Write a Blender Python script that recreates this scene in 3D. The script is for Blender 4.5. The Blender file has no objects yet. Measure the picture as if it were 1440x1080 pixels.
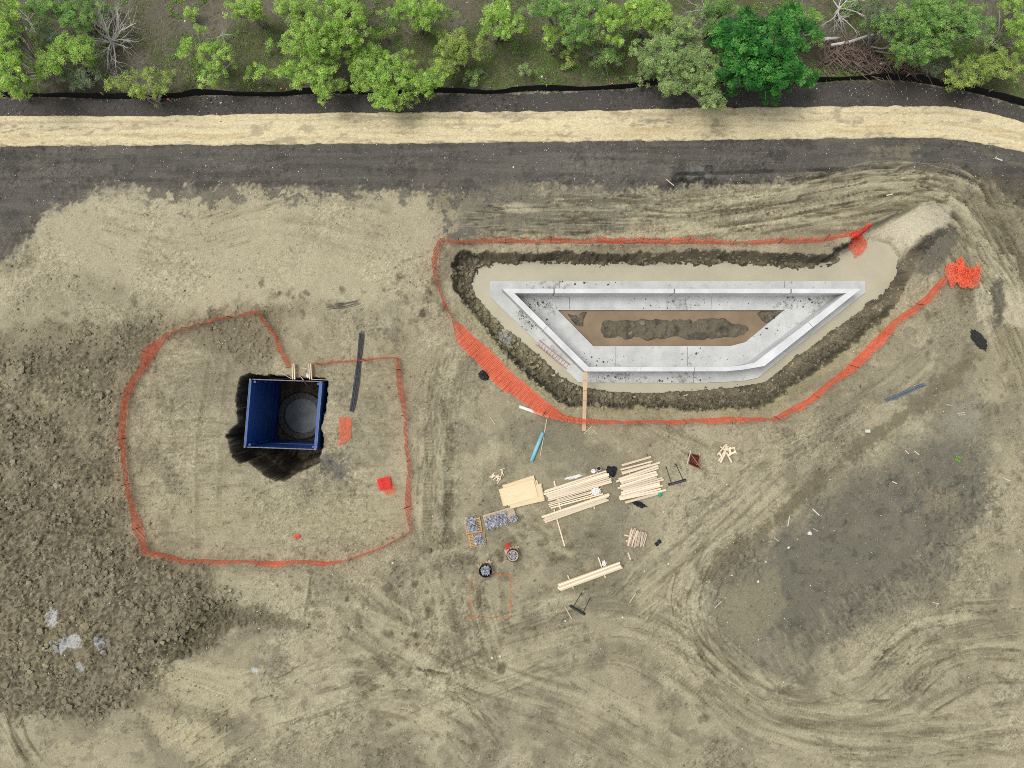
import bpy, bmesh, math, random
import numpy as np
from mathutils import Vector, Matrix

random.seed(7)
RNG = np.random.default_rng(7)
SC = bpy.context.scene
DENOISE = False
COL = SC.collection

# ------------------------------------------------------------------ camera, sky, sun, exposure
HC = 51.67                     # drone height over the ground, metres
S = 20.0                       # photo pixels per metre on the ground
cd = bpy.data.cameras.new('drone_camera')
cam = bpy.data.objects.new('drone_camera', cd)
COL.objects.link(cam)
cam.location = (0, 0, HC)
cd.sensor_width = 36.0
cd.lens = 36.0 * HC / 72.0
cd.clip_start = 0.5
cd.clip_end = 2500
SC.camera = cam

SUN_EL, SUN_AZ = math.radians(68), math.radians(-72)     # azimuth from +Y, negative is west
w = bpy.data.worlds.new('World')
SC.world = w
w.use_nodes = True
nt = w.node_tree
nt.nodes.clear()
wo = nt.nodes.new('ShaderNodeOutputWorld')
bg = nt.nodes.new('ShaderNodeBackground')
sky = nt.nodes.new('ShaderNodeTexSky')
sky.sky_type = 'NISHITA'
sky.sun_disc = False
sky.sun_elevation = SUN_EL
sky.sun_rotation = SUN_AZ
sky.dust_density = 3.0
sky.ozone_density = 0.6
hs = nt.nodes.new('ShaderNodeHueSaturation')
hs.inputs['Saturation'].default_value = 0.22             # overcast: grey sky
nt.links.new(sky.outputs[0], hs.inputs['Color'])
nt.links.new(hs.outputs[0], bg.inputs[0])
nt.links.new(bg.outputs[0], wo.inputs[0])
bg.inputs[1].default_value = 0.12

sl = bpy.data.lights.new('sun', 'SUN')
sl.energy = 1.25
sl.angle = math.radians(24)
sl.color = (1.0, 0.97, 0.92)
so = bpy.data.objects.new('sun', sl)
COL.objects.link(so)
sd = Vector((math.sin(SUN_AZ) * math.cos(SUN_EL), math.cos(SUN_AZ) * math.cos(SUN_EL), math.sin(SUN_EL)))
so.rotation_euler = sd.to_track_quat('Z', 'Y').to_euler()
so.location = sd * 80

SC.view_settings.view_transform = 'Standard'
SC.view_settings.look = 'None'
SC.view_settings.exposure = 0.32
SC.view_settings.gamma = 1.0
SC.view_settings.use_curve_mapping = False
SC.cycles.filter_width = 0.95
SC.cycles.use_denoising = DENOISE

# ------------------------------------------------------------------ helpers
def P(px, py, z=0.0):
    "a point of the photo, standing at height z, as a place in the world"
    f = (HC - z) / HC / S
    return Vector(((px - 720) * f, (540 - py) * f, z))

def G(pts, z):
    "photo points at height z -> ground plan points in plan pixels"
    f = (HC - z) / HC
    return [(720 + (x - 720) * f, 540 + (y - 540) * f) for x, y in pts]

def srgb(r, g, b):
    def f(v):
        v /= 255.0
        return v / 12.92 if v <= 0.04045 else ((v + 0.055) / 1.055) ** 2.4
    return (f(r), f(g), f(b))

def tag(o, label=None, cat=None, group=None, kind=None):
    if label: o['label'] = label
    if cat: o['category'] = cat
    if group: o['group'] = group
    if kind: o['kind'] = kind
    return o

def empty(name, loc, rz=0.0):
    o = bpy.data.objects.new(name, None)
    o.empty_display_size = 0.2
    COL.objects.link(o)
    o.location = loc
    o.rotation_euler = (0, 0, rz)
    return o

def link_mesh(name, me, m=None, parent=None):
    o = bpy.data.objects.new(name, me)
    COL.objects.link(o)
    if m is not None and not me.materials:
        me.materials.append(m)
    if parent is not None:
        o.parent = parent
    return o

class MB:
    def __init__(s):
        s.v = []; s.f = []
    def add(s, vs, fs):
        n = len(s.v)
        s.v += [tuple(v) for v in vs]
        s.f += [tuple(i + n for i in f) for f in fs]
        return s
    def box(s, c, size, rz=0.0, M=None):
        hx, hy, hz = size[0] / 2, size[1] / 2, size[2] / 2
        R = (M if M is not None else Matrix.Rotation(rz, 3, 'Z'))
        vs = []
        for z in (-hz, hz):
            for x, y in ((-hx, -hy), (hx, -hy), (hx, hy), (-hx, hy)):
                vs.append(Vector(c) + R @ Vector((x, y, z)))
        return s.add(vs, [(3, 2, 1, 0), (4, 5, 6, 7), (0, 1, 5, 4), (1, 2, 6, 5), (2, 3, 7, 6), (3, 0, 4, 7)])
    def prism(s, poly, z0, z1):
        a = sum(poly[i][0] * poly[(i + 1) % len(poly)][1] - poly[(i + 1) % len(poly)][0] * poly[i][1] for i in range(len(poly)))
        if a < 0: poly = poly[::-1]
        n = len(poly)
        vs = [(p[0], p[1], z0) for p in poly] + [(p[0], p[1], z1) for p in poly]
        fs = [tuple(range(n - 1, -1, -1)), tuple(range(n, 2 * n))]
        fs += [(i, (i + 1) % n, n + (i + 1) % n, n + i) for i in range(n)]
        return s.add(vs, fs)
    def tube(s, pts, r, n=6, cap=True):
        pts = [Vector(p) for p in pts]
        if not hasattr(r, '__len__'): r = [r] * len(pts)
        vs = []; fs = []
        for i, p in enumerate(pts):
            d = (pts[min(i + 1, len(pts) - 1)] - pts[max(i - 1, 0)])
            if d.length < 1e-6: d = Vector((0, 0, 1))
            d.normalize()
            a = d.cross(Vector((0, 0, 1)))
            if a.length < 0.05: a = d.cross(Vector((1, 0, 0)))
            a.normalize(); b = d.cross(a)
            for k in range(n):
                t = 2 * math.pi * k / n
                vs.append(p + (a * math.cos(t) + b * math.sin(t)) * r[i])
        for i in range(len(pts) - 1):
            for k in range(n):
                fs.append((i * n + k, i * n + (k + 1) % n, (i + 1) * n + (k + 1) % n, (i + 1) * n + k))
        if cap:
            fs.append(tuple(range(n - 1, -1, -1)))
            fs.append(tuple((len(pts) - 1) * n + k for k in range(n)))
        return s.add(vs, fs)
    def pipe(s, a, b, ro, ri, n=14):
        a = Vector(a); b = Vector(b); d = (b - a).normalized()
        u = d.cross(Vector((0, 0, 1)))
        if u.length < 0.05: u = d.cross(Vector((1, 0, 0)))
        u.normalize(); v = d.cross(u)
        vs = []
        for p, r in ((a, ri), (a, ro), (b, ro), (b, ri)):
            for k in range(n):
                t = 2 * math.pi * k / n
                vs.append(p + (u * math.cos(t) + v * math.sin(t)) * r)
        fs = []
        for i in range(4):
            j = (i + 1) % 4
            for k in range(n):
                fs.append((i * n + k, i * n + (k + 1) % n, j * n + (k + 1) % n, j * n + k))
        return s.add(vs, fs)
    def lathe(s, prof, n=20, c=(0, 0, 0)):
        vs = []; fs = []
        for r, z in prof:
            for k in range(n):
                t = 2 * math.pi * k / n
                vs.append((c[0] + r * math.cos(t), c[1] + r * math.sin(t), c[2] + z))
        for i in range(len(prof) - 1):
            for k in range(n):
                fs.append((i * n + k, i * n + (k + 1) % n, (i + 1) * n + (k + 1) % n, (i + 1) * n + k))
        if prof[0][0] > 1e-4: fs.append(tuple(range(n - 1, -1, -1)))
        if prof[-1][0] > 1e-4: fs.append(tuple((len(prof) - 1) * n + k for k in range(n)))
        return s.add(vs, fs)
    def build(s, name, m, parent=None, smooth=False):
        me = bpy.data.meshes.new(name)
        me.from_pydata(s.v, [], s.f)
        if smooth:
            me.polygons.foreach_set('use_smooth', [True] * len(me.polygons))
        me.update()
        return link_mesh(name, me, m, parent)

def np_mesh(name, V, F, m, parent=None, smooth=False, col=None, cname='tint'):
    "mesh from numpy: V (n,3), F (k,3) or (k,4)"
    me = bpy.data.meshes.new(name)
    k = F.shape[1]
    me.vertices.add(len(V)); me.vertices.foreach_set('co', np.ascontiguousarray(V, dtype=np.float32).ravel())
    me.loops.add(F.size); me.loops.foreach_set('vertex_index', np.ascontiguousarray(F, dtype=np.int32).ravel())
    me.polygons.add(len(F)); me.polygons.foreach_set('loop_start', np.arange(0, F.size, k, dtype=np.int32))
    me.polygons.foreach_set('use_smooth', np.full(len(F), smooth))
    if col is not None:
        a = me.attributes.new(cname, 'FLOAT_COLOR', 'POINT')
        c4 = np.ones((len(V), 4), dtype=np.float32); c4[:, :3] = col
        a.data.foreach_set('color', c4.ravel())
    me.update(calc_edges=True)
    me.validate()
    return link_mesh(name, me, m, parent)

# ------------------------------------------------------------------ materials
def N(nt, t, **kw):
    n = nt.nodes.new(t)
    for k, v in kw.items(): setattr(n, k, v)
    return n

def mat(name, col, rough=0.8, var=0.15, scale=4.0, bump=0.0, bscale=30.0, col2=None, attr=None, stretch=None,
        metal=0.0, spec=0.3, rand=0.0, coords='Object', trans=0.0, thr=None):
    m = bpy.data.materials.new(name)
    m.use_nodes = True
    nt = m.node_tree
    b = nt.nodes['Principled BSDF']
    b.inputs['Roughness'].default_value = rough
    b.inputs['Metallic'].default_value = metal
    b.inputs['Specular IOR Level'].default_value = spec
    L = nt.links.new
    tc = N(nt, 'ShaderNodeTexCoord')
    mp = N(nt, 'ShaderNodeMapping')
    if stretch: mp.inputs['Scale'].default_value = stretch
    if coords == 'World':
        g = N(nt, 'ShaderNodeNewGeometry'); L(g.outputs['Position'], mp.inputs['Vector'])
    else:
        L(tc.outputs[coords], mp.inputs['Vector'])
    nz = N(nt, 'ShaderNodeTexNoise')
    nz.inputs['Scale'].default_value = scale
    nz.inputs['Detail'].default_value = 6
    nz.inputs['Roughness'].default_value = 0.65
    L(mp.outputs[0], nz.inputs['Vector'])
    mr = N(nt, 'ShaderNodeMapRange')
    if thr:
        mr.inputs['From Min'].default_value, mr.inputs['From Max'].default_value = thr
    else:
        mr.inputs['From Min'].default_value = 0.3; mr.inputs['From Max'].default_value = 0.7
    L(nz.outputs[0], mr.inputs['Value'])
    if attr:
        at = N(nt, 'ShaderNodeAttribute', attribute_name=attr)
        base = at.outputs['Color']
    else:
        rgb = N(nt, 'ShaderNodeRGB'); rgb.outputs[0].default_value = (*col, 1)
        base = rgb.outputs[0]
    if col2 is not None:
        mx = N(nt, 'ShaderNodeMix', data_type='RGBA')
        L(mr.outputs[0], mx.inputs['Factor']); L(base, mx.inputs['A'])
        mx.inputs['B'].default_value = (*col2, 1)
        base = mx.outputs['Result']
    else:
        m2 = N(nt, 'ShaderNodeMapRange')
        m2.inputs['To Min'].default_value = 1 - var; m2.inputs['To Max'].default_value = 1 + var
        L(mr.outputs[0], m2.inputs['Value'])
        mx = N(nt, 'ShaderNodeVectorMath', operation='SCALE')
        L(base, mx.inputs[0]); L(m2.outputs[0], mx.inputs['Scale'])
        base = mx.outputs[0]
    if rand > 0:
        oi = N(nt, 'ShaderNodeObjectInfo')
        m3 = N(nt, 'ShaderNodeMapRange')
        m3.inputs['To Min'].default_value = 1 - rand; m3.inputs['To Max'].default_value = 1 + rand * 0.5
        L(oi.outputs['Random'], m3.inputs['Value'])
        mx = N(nt, 'ShaderNodeVectorMath', operation='SCALE')
        L(base, mx.inputs[0]); L(m3.outputs[0], mx.inputs['Scale'])
        base = mx.outputs[0]
    L(base, b.inputs['Base Color'])
    if bump > 0:
        nb = N(nt, 'ShaderNodeTexNoise')
        nb.inputs['Scale'].default_value = bscale; nb.inputs['Detail'].default_value = 5
        L(mp.outputs[0], nb.inputs['Vector'])
        bp = N(nt, 'ShaderNodeBump'); bp.inputs['Strength'].default_value = 1.0
        bp.inputs['Distance'].default_value = bump
        L(nb.outputs[0], bp.inputs['Height']); L(bp.outputs[0], b.inputs['Normal'])
    if trans > 0:
        tr = N(nt, 'ShaderNodeBsdfTranslucent'); L(base, tr.inputs[0])
        ms = N(nt, 'ShaderNodeMixShader'); ms.inputs[0].default_value = trans
        out = nt.nodes['Material Output']
        L(b.outputs[0], ms.inputs[1]); L(tr.outputs[0], ms.inputs[2]); L(ms.outputs[0], out.inputs[0])
    return m

M = {}
M['wood'] = mat('pale_lumber', (0.88, 0.75, 0.55), 0.7, 0.14, 3.0, stretch=(2.5, 3, 3), rand=0.30, col2=(0.66, 0.47, 0.28), thr=(0.45, 0.75))
M['stud'] = mat('weathered_stake_wood', (0.50, 0.38, 0.25), 0.8, 0.25, 4.0, stretch=(1, 10, 10), rand=0.35)
M['stick'] = mat('sun_bleached_stick', (0.62, 0.53, 0.40), 0.8, 0.15, 5.0, rand=0.25)
M['ply'] = mat('plywood_sheet', (0.80, 0.64, 0.40), 0.6, 0.12, 2.2, stretch=(1, 5, 1), rand=0.12)
M['ply_old'] = mat('muddy_plywood', (0.48, 0.38, 0.27), 0.8, 0.25, 2.5)
M['pallet'] = mat('orange_pallet_wood', (0.55, 0.33, 0.13), 0.75, 0.2, 5.0, rand=0.2)
M['plank'] = mat('scaffold_plank_wood', (0.62, 0.43, 0.27), 0.75, 0.2, 3.0)
M['orange'] = mat('orange_mesh_plastic', (0.88, 0.15, 0.07), 0.6, 0.12, 3.0)
M['red'] = mat('bright_red_mesh_plastic', (0.80, 0.055, 0.04), 0.55, 0.12, 5.0)
M['post'] = mat('rusty_post_steel', (0.09, 0.055, 0.04), 0.8, 0.3, 8.0)
M['steel_dark'] = mat('dark_bar_steel', (0.075, 0.08, 0.095), 0.55, 0.25, 6.0, rand=0.3)
M['steel_blue'] = mat('grey_blue_bar_steel', (0.13, 0.165, 0.22), 0.5, 0.25, 6.0, rand=0.3)
M['black'] = mat('black_plastic', (0.014, 0.016, 0.02), 0.45, 0.3, 6.0)
M['black_steel'] = mat('black_painted_steel', (0.018, 0.018, 0.02), 0.4, 0.3, 6.0)
M['silt'] = mat('black_silt_fabric', (0.014, 0.014, 0.015), 0.9, 0.3, 4.0, spec=0.1)
M['white'] = mat('white_plastic', (0.78, 0.77, 0.72), 0.4, 0.06, 4.0)
M['pvc_blue'] = mat('blue_pipe_plastic', (0.24, 0.52, 0.62), 0.4, 0.12, 3.0)
M['green'] = mat('green_plastic', (0.02, 0.38, 0.20), 0.45, 0.1, 4.0)
M['rust'] = mat('rust_red_paint', (0.12, 0.030, 0.022), 0.6, 0.35, 6.0)
M['clip'] = mat('galvanised_clip_steel', (0.46, 0.47, 0.51), 0.45, 0.85, 6.0, metal=0.2)
M['box_blue'] = mat('scuffed_blue_paint', (0.012, 0.078, 0.29), 0.4, 0.35, 3.5, col2=(0.16, 0.19, 0.24), thr=(0.60, 0.72), stretch=(1, 0.35, 2.5))
M['box_edge'] = mat('worn_steel_edge', (0.20, 0.17, 0.17), 0.6, 0.5, 4.0)
M['riser'] = mat('damp_riser_concrete', (0.085, 0.083, 0.076), 0.8, 0.35, 2.5)
M['riser_floor'] = mat('smooth_manhole_base_concrete', (0.17, 0.19, 0.19), 0.6, 0.35, 1.2)
M['bark'] = mat('grey_bark', (0.34, 0.31, 0.27), 0.9, 0.3, 6.0)
M['dead'] = mat('bleached_dead_wood', (0.56, 0.53, 0.48), 0.85, 0.3, 5.0)
M['brush'] = mat('brown_brush_wood', (0.20, 0.145, 0.115), 0.9, 0.5, 1.5)
M['leaf'] = mat('leaf', (0.1, 0.2, 0.04), 0.6, 0.12, 1.5, attr='tint', trans=0.45)
M['grass'] = mat('grass_blade', (0.1, 0.2, 0.04), 0.7, 0.1, 1.5, attr='tint', trans=0.25)
M['clod'] = mat('soil_clod', (0.2, 0.17, 0.1), 0.95, 0.22, 7.0, attr='tint', spec=0.1, bump=0.02, bscale=14)
M['pebble'] = mat('limestone_chip', (0.6, 0.57, 0.48), 0.85, 0.1, 7.0, attr='tint')
M['paint_mark'] = mat('orange_marking_paint', (0.46, 0.17, 0.075), 0.9, 0.3, 12.0)
M['water'] = mat('silty_tan_water', (0.52, 0.48, 0.345), 0.04, 0.13, 0.35, coords='World', spec=0.5, col2=(0.455, 0.415, 0.30), thr=(0.40, 0.66))
M['water_b'] = mat('silty_brown_water', (0.26, 0.19, 0.12), 0.04, 0.2, 0.5, coords='World', spec=0.35)
M['lime'] = mat('white_lime_lump', (0.68, 0.69, 0.68), 0.9, 0.15, 5.0)

# concrete with mud splats and stains that have a shape of their own
def concrete(name, base, spots, splat=0.60):
    m = mat(name, base, 0.85, 0.16, 0.7, bump=0.004, bscale=18, coords='World')
    nt = m.node_tree; L = nt.links.new
    b = nt.nodes['Principled BSDF']
    src = b.inputs['Base Color'].links[0].from_socket
    g = N(nt, 'ShaderNodeNewGeometry')
    n1 = N(nt, 'ShaderNodeTexNoise'); n1.inputs['Scale'].default_value = 2.4; n1.inputs['Detail'].default_value = 7; n1.inputs['Roughness'].default_value = 0.7
    L(g.outputs['Position'], n1.inputs['Vector'])
    acc = None
    for (x, y, r) in spots:
        d = N(nt, 'ShaderNodeVectorMath', operation='DISTANCE')
        fl = N(nt, 'ShaderNodeVectorMath', operation='MULTIPLY'); fl.inputs[1].default_value = (1, 1, 0)
        L(g.outputs['Position'], fl.inputs[0]); L(fl.outputs[0], d.inputs[0]); d.inputs[1].default_value = (x, y, 0)
        mr = N(nt, 'ShaderNodeMapRange'); mr.inputs['From Min'].default_value = r; mr.inputs['From Max'].default_value = 0
        mr.inputs['To Max'].default_value = 0.16
        L(d.outputs['Value'], mr.inputs['Value'])
        if acc is None: acc = mr.outputs[0]
        else:
            mm = N(nt, 'ShaderNodeMath', operation='MAXIMUM'); L(acc, mm.inputs[0]); L(mr.outputs[0], mm.inputs[1]); acc = mm.outputs[0]
    ad = N(nt, 'ShaderNodeMath', operation='ADD'); L(n1.outputs[0], ad.inputs[0])
    if acc is not None: L(acc, ad.inputs[1])
    else: ad.inputs[1].default_value = 0
    th = N(nt, 'ShaderNodeMapRange'); th.inputs['From Min'].default_value = splat; th.inputs['From Max'].default_value = splat + 0.16
    th.inputs['To Max'].default_value = 0.62
    L(ad.outputs[0], th.inputs['Value'])
    mx = N(nt, 'ShaderNodeMix', data_type='RGBA')
    L(th.outputs[0], mx.inputs['Factor']); L(src, mx.inputs['A']); mx.inputs['B'].default_value = (0.10, 0.095, 0.08, 1)
    L(mx.outputs['Result'], b.inputs['Base Color'])
    return m

def spots(lst, z=-1.7):
    return [(P(a, b, z).x, P(a, b, z).y, r / S) for a, b, r in lst]
M['slab'] = concrete('stained_slab_concrete', (0.545, 0.555, 0.535),
                     spots([(755, 428, 26), (775, 432, 20), (740, 420, 16), (745, 458, 16), (1150, 425, 30), (1110, 425, 22), (850, 534, 18), (905, 534, 14), (1090, 425, 14), (772, 500, 22), (735, 440, 18), (780, 400, 40), (960, 427, 34), (870, 534, 40), (960, 534, 40)]), 0.585)
M['wall_c'] = concrete('clean_wall_concrete', (0.63, 0.64, 0.63), [], 0.70)

# ------------------------------------------------------------------ noise on numpy arrays
def _table(seed):
    return np.random.default_rng(seed).random((256, 256)).astype(np.float32)
_T = {}
def vnoise(x, y, seed=0):
    if seed not in _T: _T[seed] = _table(seed)
    T = _T[seed]
    fx = np.floor(x); fy = np.floor(y)
    ix = fx.astype(np.int32); iy = fy.astype(np.int32)
    u = (x - fx); v = (y - fy)
    u = u * u * (3 - 2 * u); v = v * v * (3 - 2 * v)
    i0 = ix & 255; i1 = (ix + 1) & 255; j0 = iy & 255; j1 = (iy + 1) & 255
    a = T[i0, j0]; b = T[i1, j0]; c = T[i0, j1]; d = T[i1, j1]
    return (a + (b - a) * u) * (1 - v) + (c + (d - c) * u) * v
def fbm(x, y, octv=4, seed=0, gain=0.55):
    t = 0; a = 1.0; s = 0
    for o in range(octv):
        t = t + a * vnoise(x + 13.7 * o, y - 7.1 * o, seed + o); s += a
        ca, sa = 0.8, 0.6
        x, y = (x * ca - y * sa) * 2.0, (x * sa + y * ca) * 2.0
        a *= gain
    return t / s - 0.5
def clod_field(x, y, cell, seed, fill=0.8):
    "domes of random size on a jittered lattice: height (in cells) and a random value per clod"
    fx = np.floor(x / cell); fy = np.floor(y / cell)
    R1, R2, R3, R4 = (_table(seed + k) for k in range(4))
    best = np.zeros_like(x); rid = np.zeros_like(x)
    for dx in (-1, 0, 1):
        for dy in (-1, 0, 1):
            i = (fx + dx).astype(np.int32) & 255; j = (fy + dy).astype(np.int32) & 255
            cx = (fx + dx + 0.15 + 0.7 * R1[i, j]) * cell; cy = (fy + dy + 0.15 + 0.7 * R2[i, j]) * cell
            r = cell * (0.25 + 0.55 * R3[i, j] ** 2) * (R4[i, j] < fill)
            an = R4[i, j] * 6.28 / fill; ca = np.cos(an); sa = np.sin(an)
            ex = ((x - cx) * ca + (y - cy) * sa) * 1.25; ey = (-(x - cx) * sa + (y - cy) * ca) * 0.85
            q = 1 - (ex * ex + ey * ey) / np.maximum(r * r, 1e-6)
            h = np.where(q > 0, np.sqrt(np.maximum(q, 0)) * r / cell, 0)
            m = h > best
            best = np.where(m, h, best); rid = np.where(m, R2[i, j], rid)
    return best, rid

# ------------------------------------------------------------------ the ground: one sheet, fine in view, stretched to the horizon
STEP = 0.075
cx_ = np.arange(-38.5, 38.5 + STEP, STEP)
cy_ = np.arange(-29.5, 29.5 + STEP, STEP)
def stretch(c):
    out = c[-1] + np.cumsum(0.12 * 1.42 ** np.arange(22))
    return np.concatenate([-out[::-1], c, out])
gx = stretch(cx_); gy = stretch(cy_)
X, Y = np.meshgrid(gx, gy)
SH = X.shape
U = 720 + S * X; V = 540 - S * Y
Hh = np.zeros(SH)
ALB = np.zeros(SH + (3,))

def sdist(poly, u, v):
    "signed distance to a polygon, positive inside (plan pixels)"
    d = np.full(u.shape, 1e9); ins = np.zeros(u.shape, bool)
    n = len(poly)
    for i in range(n):
        ax, ay = poly[i]; bx, by = poly[(i + 1) % n]
        ex, ey = bx - ax, by - ay
        t = np.clip(((u - ax) * ex + (v - ay) * ey) / (ex * ex + ey * ey + 1e-9), 0, 1)
        d = np.minimum(d, (u - ax - t * ex) ** 2 + (v - ay - t * ey) ** 2)
        if ay != by:
            c = ((ay <= v) & (v < by)) | ((by <= v) & (v < ay))
            xi = ax + (v - ay) / (by - ay) * ex
            ins ^= c & (u < xi)
    return np.where(ins, 1, -1) * np.sqrt(d)
def window(pts, pad):
    xs = [p[0] for p in pts]; ys = [p[1] for p in pts]
    j0 = np.searchsorted(gx, (min(xs) - pad - 720) / S); j1 = np.searchsorted(gx, (max(xs) + pad - 720) / S)
    i0 = np.searchsorted(gy, (540 - max(ys) - pad) / S); i1 = np.searchsorted(gy, (540 - min(ys) + pad) / S)
    return (slice(i0, i1), slice(j0, j1))
def sm(a, b, x):
    t = np.clip((x - a) / (b - a), 0, 1)
    return t * t * (3 - 2 * t)
NZ = {}
def noise(scale, octv=4, seed=0):
    k = (scale, octv, seed)
    if k not in NZ: NZ[k] = fbm(X / scale, Y / scale, octv, seed)
    return NZ[k]
def pmask(poly, soft=6, amp=10, nscale=0.9, seed=11, octv=5):
    W = window(poly, soft + 2 * amp + 14)
    m = np.zeros(SH)
    s_ = sdist(poly, U[W], V[W]) + noise(nscale, octv, seed)[W] * 2 * amp + (noise(0.28, 3, 701)[W] + noise(0.13, 2, 711)[W]) * (4 + amp * 0.8)
    m[W] = sm(-soft * 0.7, soft * 0.7, s_)
    return m
def paint(m, col, k=1.0):
    global ALB
    a = (m * k)[..., None]
    ALB = ALB * (1 - a) + np.array(col) * a
def along(pts, hw):
    "distance along and across a polyline, within hw pixels"
    W = window(pts, hw)
    u, v = U[W], V[W]
    best = np.full(u.shape, 1e9); sa = np.zeros(u.shape); sg = np.zeros(u.shape); s0 = 0
    for (ax, ay), (bx, by) in zip(pts[:-1], pts[1:]):
        ex, ey = bx - ax, by - ay; l = math.hypot(ex, ey)
        t = np.clip(((u - ax) * ex + (v - ay) * ey) / (l * l), 0, 1)
        qx, qy = u - ax - t * ex, v - ay - t * ey
        d = np.hypot(qx, qy)
        m = d < best
        best = np.where(m, d, best); sa = np.where(m, s0 + t * l, sa)
        sg = np.where(m, np.sign(ex * qy - ey * qx), sg)
        s0 += l
    return W, sa / S, sg * best / S, s0 / S
def smooth_line(pts, n=10):
    out = []
    for i in range(len(pts) - 1):
        p0 = pts[max(i - 1, 0)]; p1 = pts[i]; p2 = pts[i + 1]; p3 = pts[min(i + 2, len(pts) - 1)]
        for k in range(n):
            t = k / n
            out.append(tuple(0.5 * (2 * p1[a] + (p2[a] - p0[a]) * t + (2 * p0[a] - 5 * p1[a] + 4 * p2[a] - p3[a]) * t * t + (3 * p1[a] - p0[a] - 3 * p2[a] + p3[a]) * t ** 3) for a in range(2)))
    out.append(pts[-1])
    return out

TAN = srgb(155, 147, 120); PALE = srgb(184, 175, 146); CREAM = srgb(196, 186, 150)
DARK = srgb(93, 90, 84); MULCH = srgb(85, 81, 76); CLOD = srgb(130, 121, 98); MOIST = srgb(128, 120, 98)
LITTER = srgb(104, 100, 84); WEED = srgb(88, 96, 58); WET = srgb(74, 69, 58); GREYS = srgb(112, 109, 96)
GRAV = srgb(208, 199, 172); BLACKSOIL = srgb(58, 56, 54)

# base soil, mottled at several scales
n_big = noise(7.0, 4, 1); n_mid = noise(1.6, 5, 21); n_fine = noise(0.35, 3, 41)
ALB[:] = TAN
paint(sm(0.0, 0.25, n_big + 0.4 * n_mid), PALE, 0.40)
paint(sm(0.02, 0.3, -n_big * 0.6 + n_mid), MOIST, 0.75)
def crisp(scale, seed, a, warp=0.5):
    q = fbm(X / scale + warp * noise(scale * .6, 3, seed + 7), Y / scale + warp * noise(scale * .6, 3, seed + 9), 6, seed, 0.62)
    return sm(a, a + 0.05, q)
paint(crisp(2.6, 901, 0.07) , srgb(176, 167, 138), 0.42)
paint(crisp(1.1, 911, 0.10), srgb(182, 174, 146), 0.35)
paint(crisp(3.4, 921, 0.06), srgb(132, 125, 103), 0.50)
paint(crisp(0.9, 931, 0.11), srgb(118, 111, 90), 0.45)
SMOOTHP = sm(-0.10, 0.14, noise(4.0, 4, 941))          # compacted against loose
Hh += n_mid * 0.10 + noise(0.5, 4, 61) * (0.03 + 0.09 * SMOOTHP)

HFIX = []
# pale scraped field left of the trench
paint(pmask([(40, 380), (62, 300), (150, 268), (330, 262), (440, 270), (560, 266), (600, 262), (625, 330), (600, 420), (520, 430), (440, 425), (300, 430), (210, 425), (150, 385), (60, 400), (0, 455), (-60, 470), (-60, 400)], 24, 16), srgb(180, 171, 141), 0.72)
paint(pmask([(60, 385), (120, 380), (160, 410), (215, 425), (200, 445), (60, 455), (0, 460), (20, 420)], 12, 10), srgb(158, 152, 124), 0.7)
# dark topsoil strip below the straw path and the wide dark apron at far left
strip = pmask([(-900, 190), (1330, 180), (1400, 190), (2400, 380), (2400, 520), (1500, 320), (1440, 290), (1385, 262), (1320, 244), (1235, 240), (1100, 253), (1000, 262), (870, 268), (800, 258), (745, 258), (700, 262), (640, 270), (560, 264), (470, 270), (330, 258), (180, 270), (120, 282), (70, 290), (48, 330), (20, 362), (-100, 385), (-900, 380)], 5, 12, 1.0, 12)
paint(strip, DARK, 0.97)
Hh -= strip * (noise(0.5, 4, 61) * 0.02)
paint(pmask([(70, 262), (300, 255), (380, 262), (500, 258), (640, 262), (740, 258), (745, 300), (650, 338), (628, 330), (600, 275), (300, 286), (180, 284), (60, 300)], 10, 26, 0.7, 14) * (noise(0.8, 5, 15) > -0.02), DARK, 0.75)
paint(pmask([(640, 262), (760, 262), (880, 268), (930, 275), (880, 330), (760, 330), (640, 330)], 12, 26, 1.0, 16), GREYS, 0.75)
paint(pmask([(120, 268), (190, 262), (200, 292), (130, 300)], 6, 14, 0.6, 17), PALE, 0.6)
paint(pmask([(640, 225), (960, 218), (1000, 228), (960, 246), (640, 246)], 10, 16, 1.4, 18), srgb(104, 101, 92), 0.55)
paint(pmask([(20, 232), (120, 228), (120, 258), (30, 262)], 8, 14, 0.8, 19), srgb(110, 107, 98), 0.4)
paint(strip * crisp(2.2, 991, 0.07), srgb(112, 107, 96), 0.45)
paint(strip * crisp(1.0, 993, 0.09), srgb(70, 68, 63), 0.5)
stk = fbm(X / 5.0, Y / 0.30, 4, 995)
paint(strip * sm(0.06, 0.2, stk), srgb(110, 106, 96), 0.45); paint(strip * sm(0.06, 0.2, -stk), srgb(74, 72, 67), 0.45)
paint(pmask([(1220, 206), (1290, 204), (1280, 222), (1220, 222)], 4, 12, 0.7, 20), srgb(142, 132, 108), 0.55)
WETP = pmask([(945, 234), (1000, 233), (1004, 258), (940, 260)], 4, 8, 0.5, 22)
paint(WETP, BLACKSOIL, 0.9); paint(WETP * sm(0.02, 0.12, noise(0.7, 4, 821)) * (U > 964), srgb(118, 117, 112), 0.8)
Hh += WETP * (noise(0.45, 4, 822) * 0.5 + 0.1)
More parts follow.
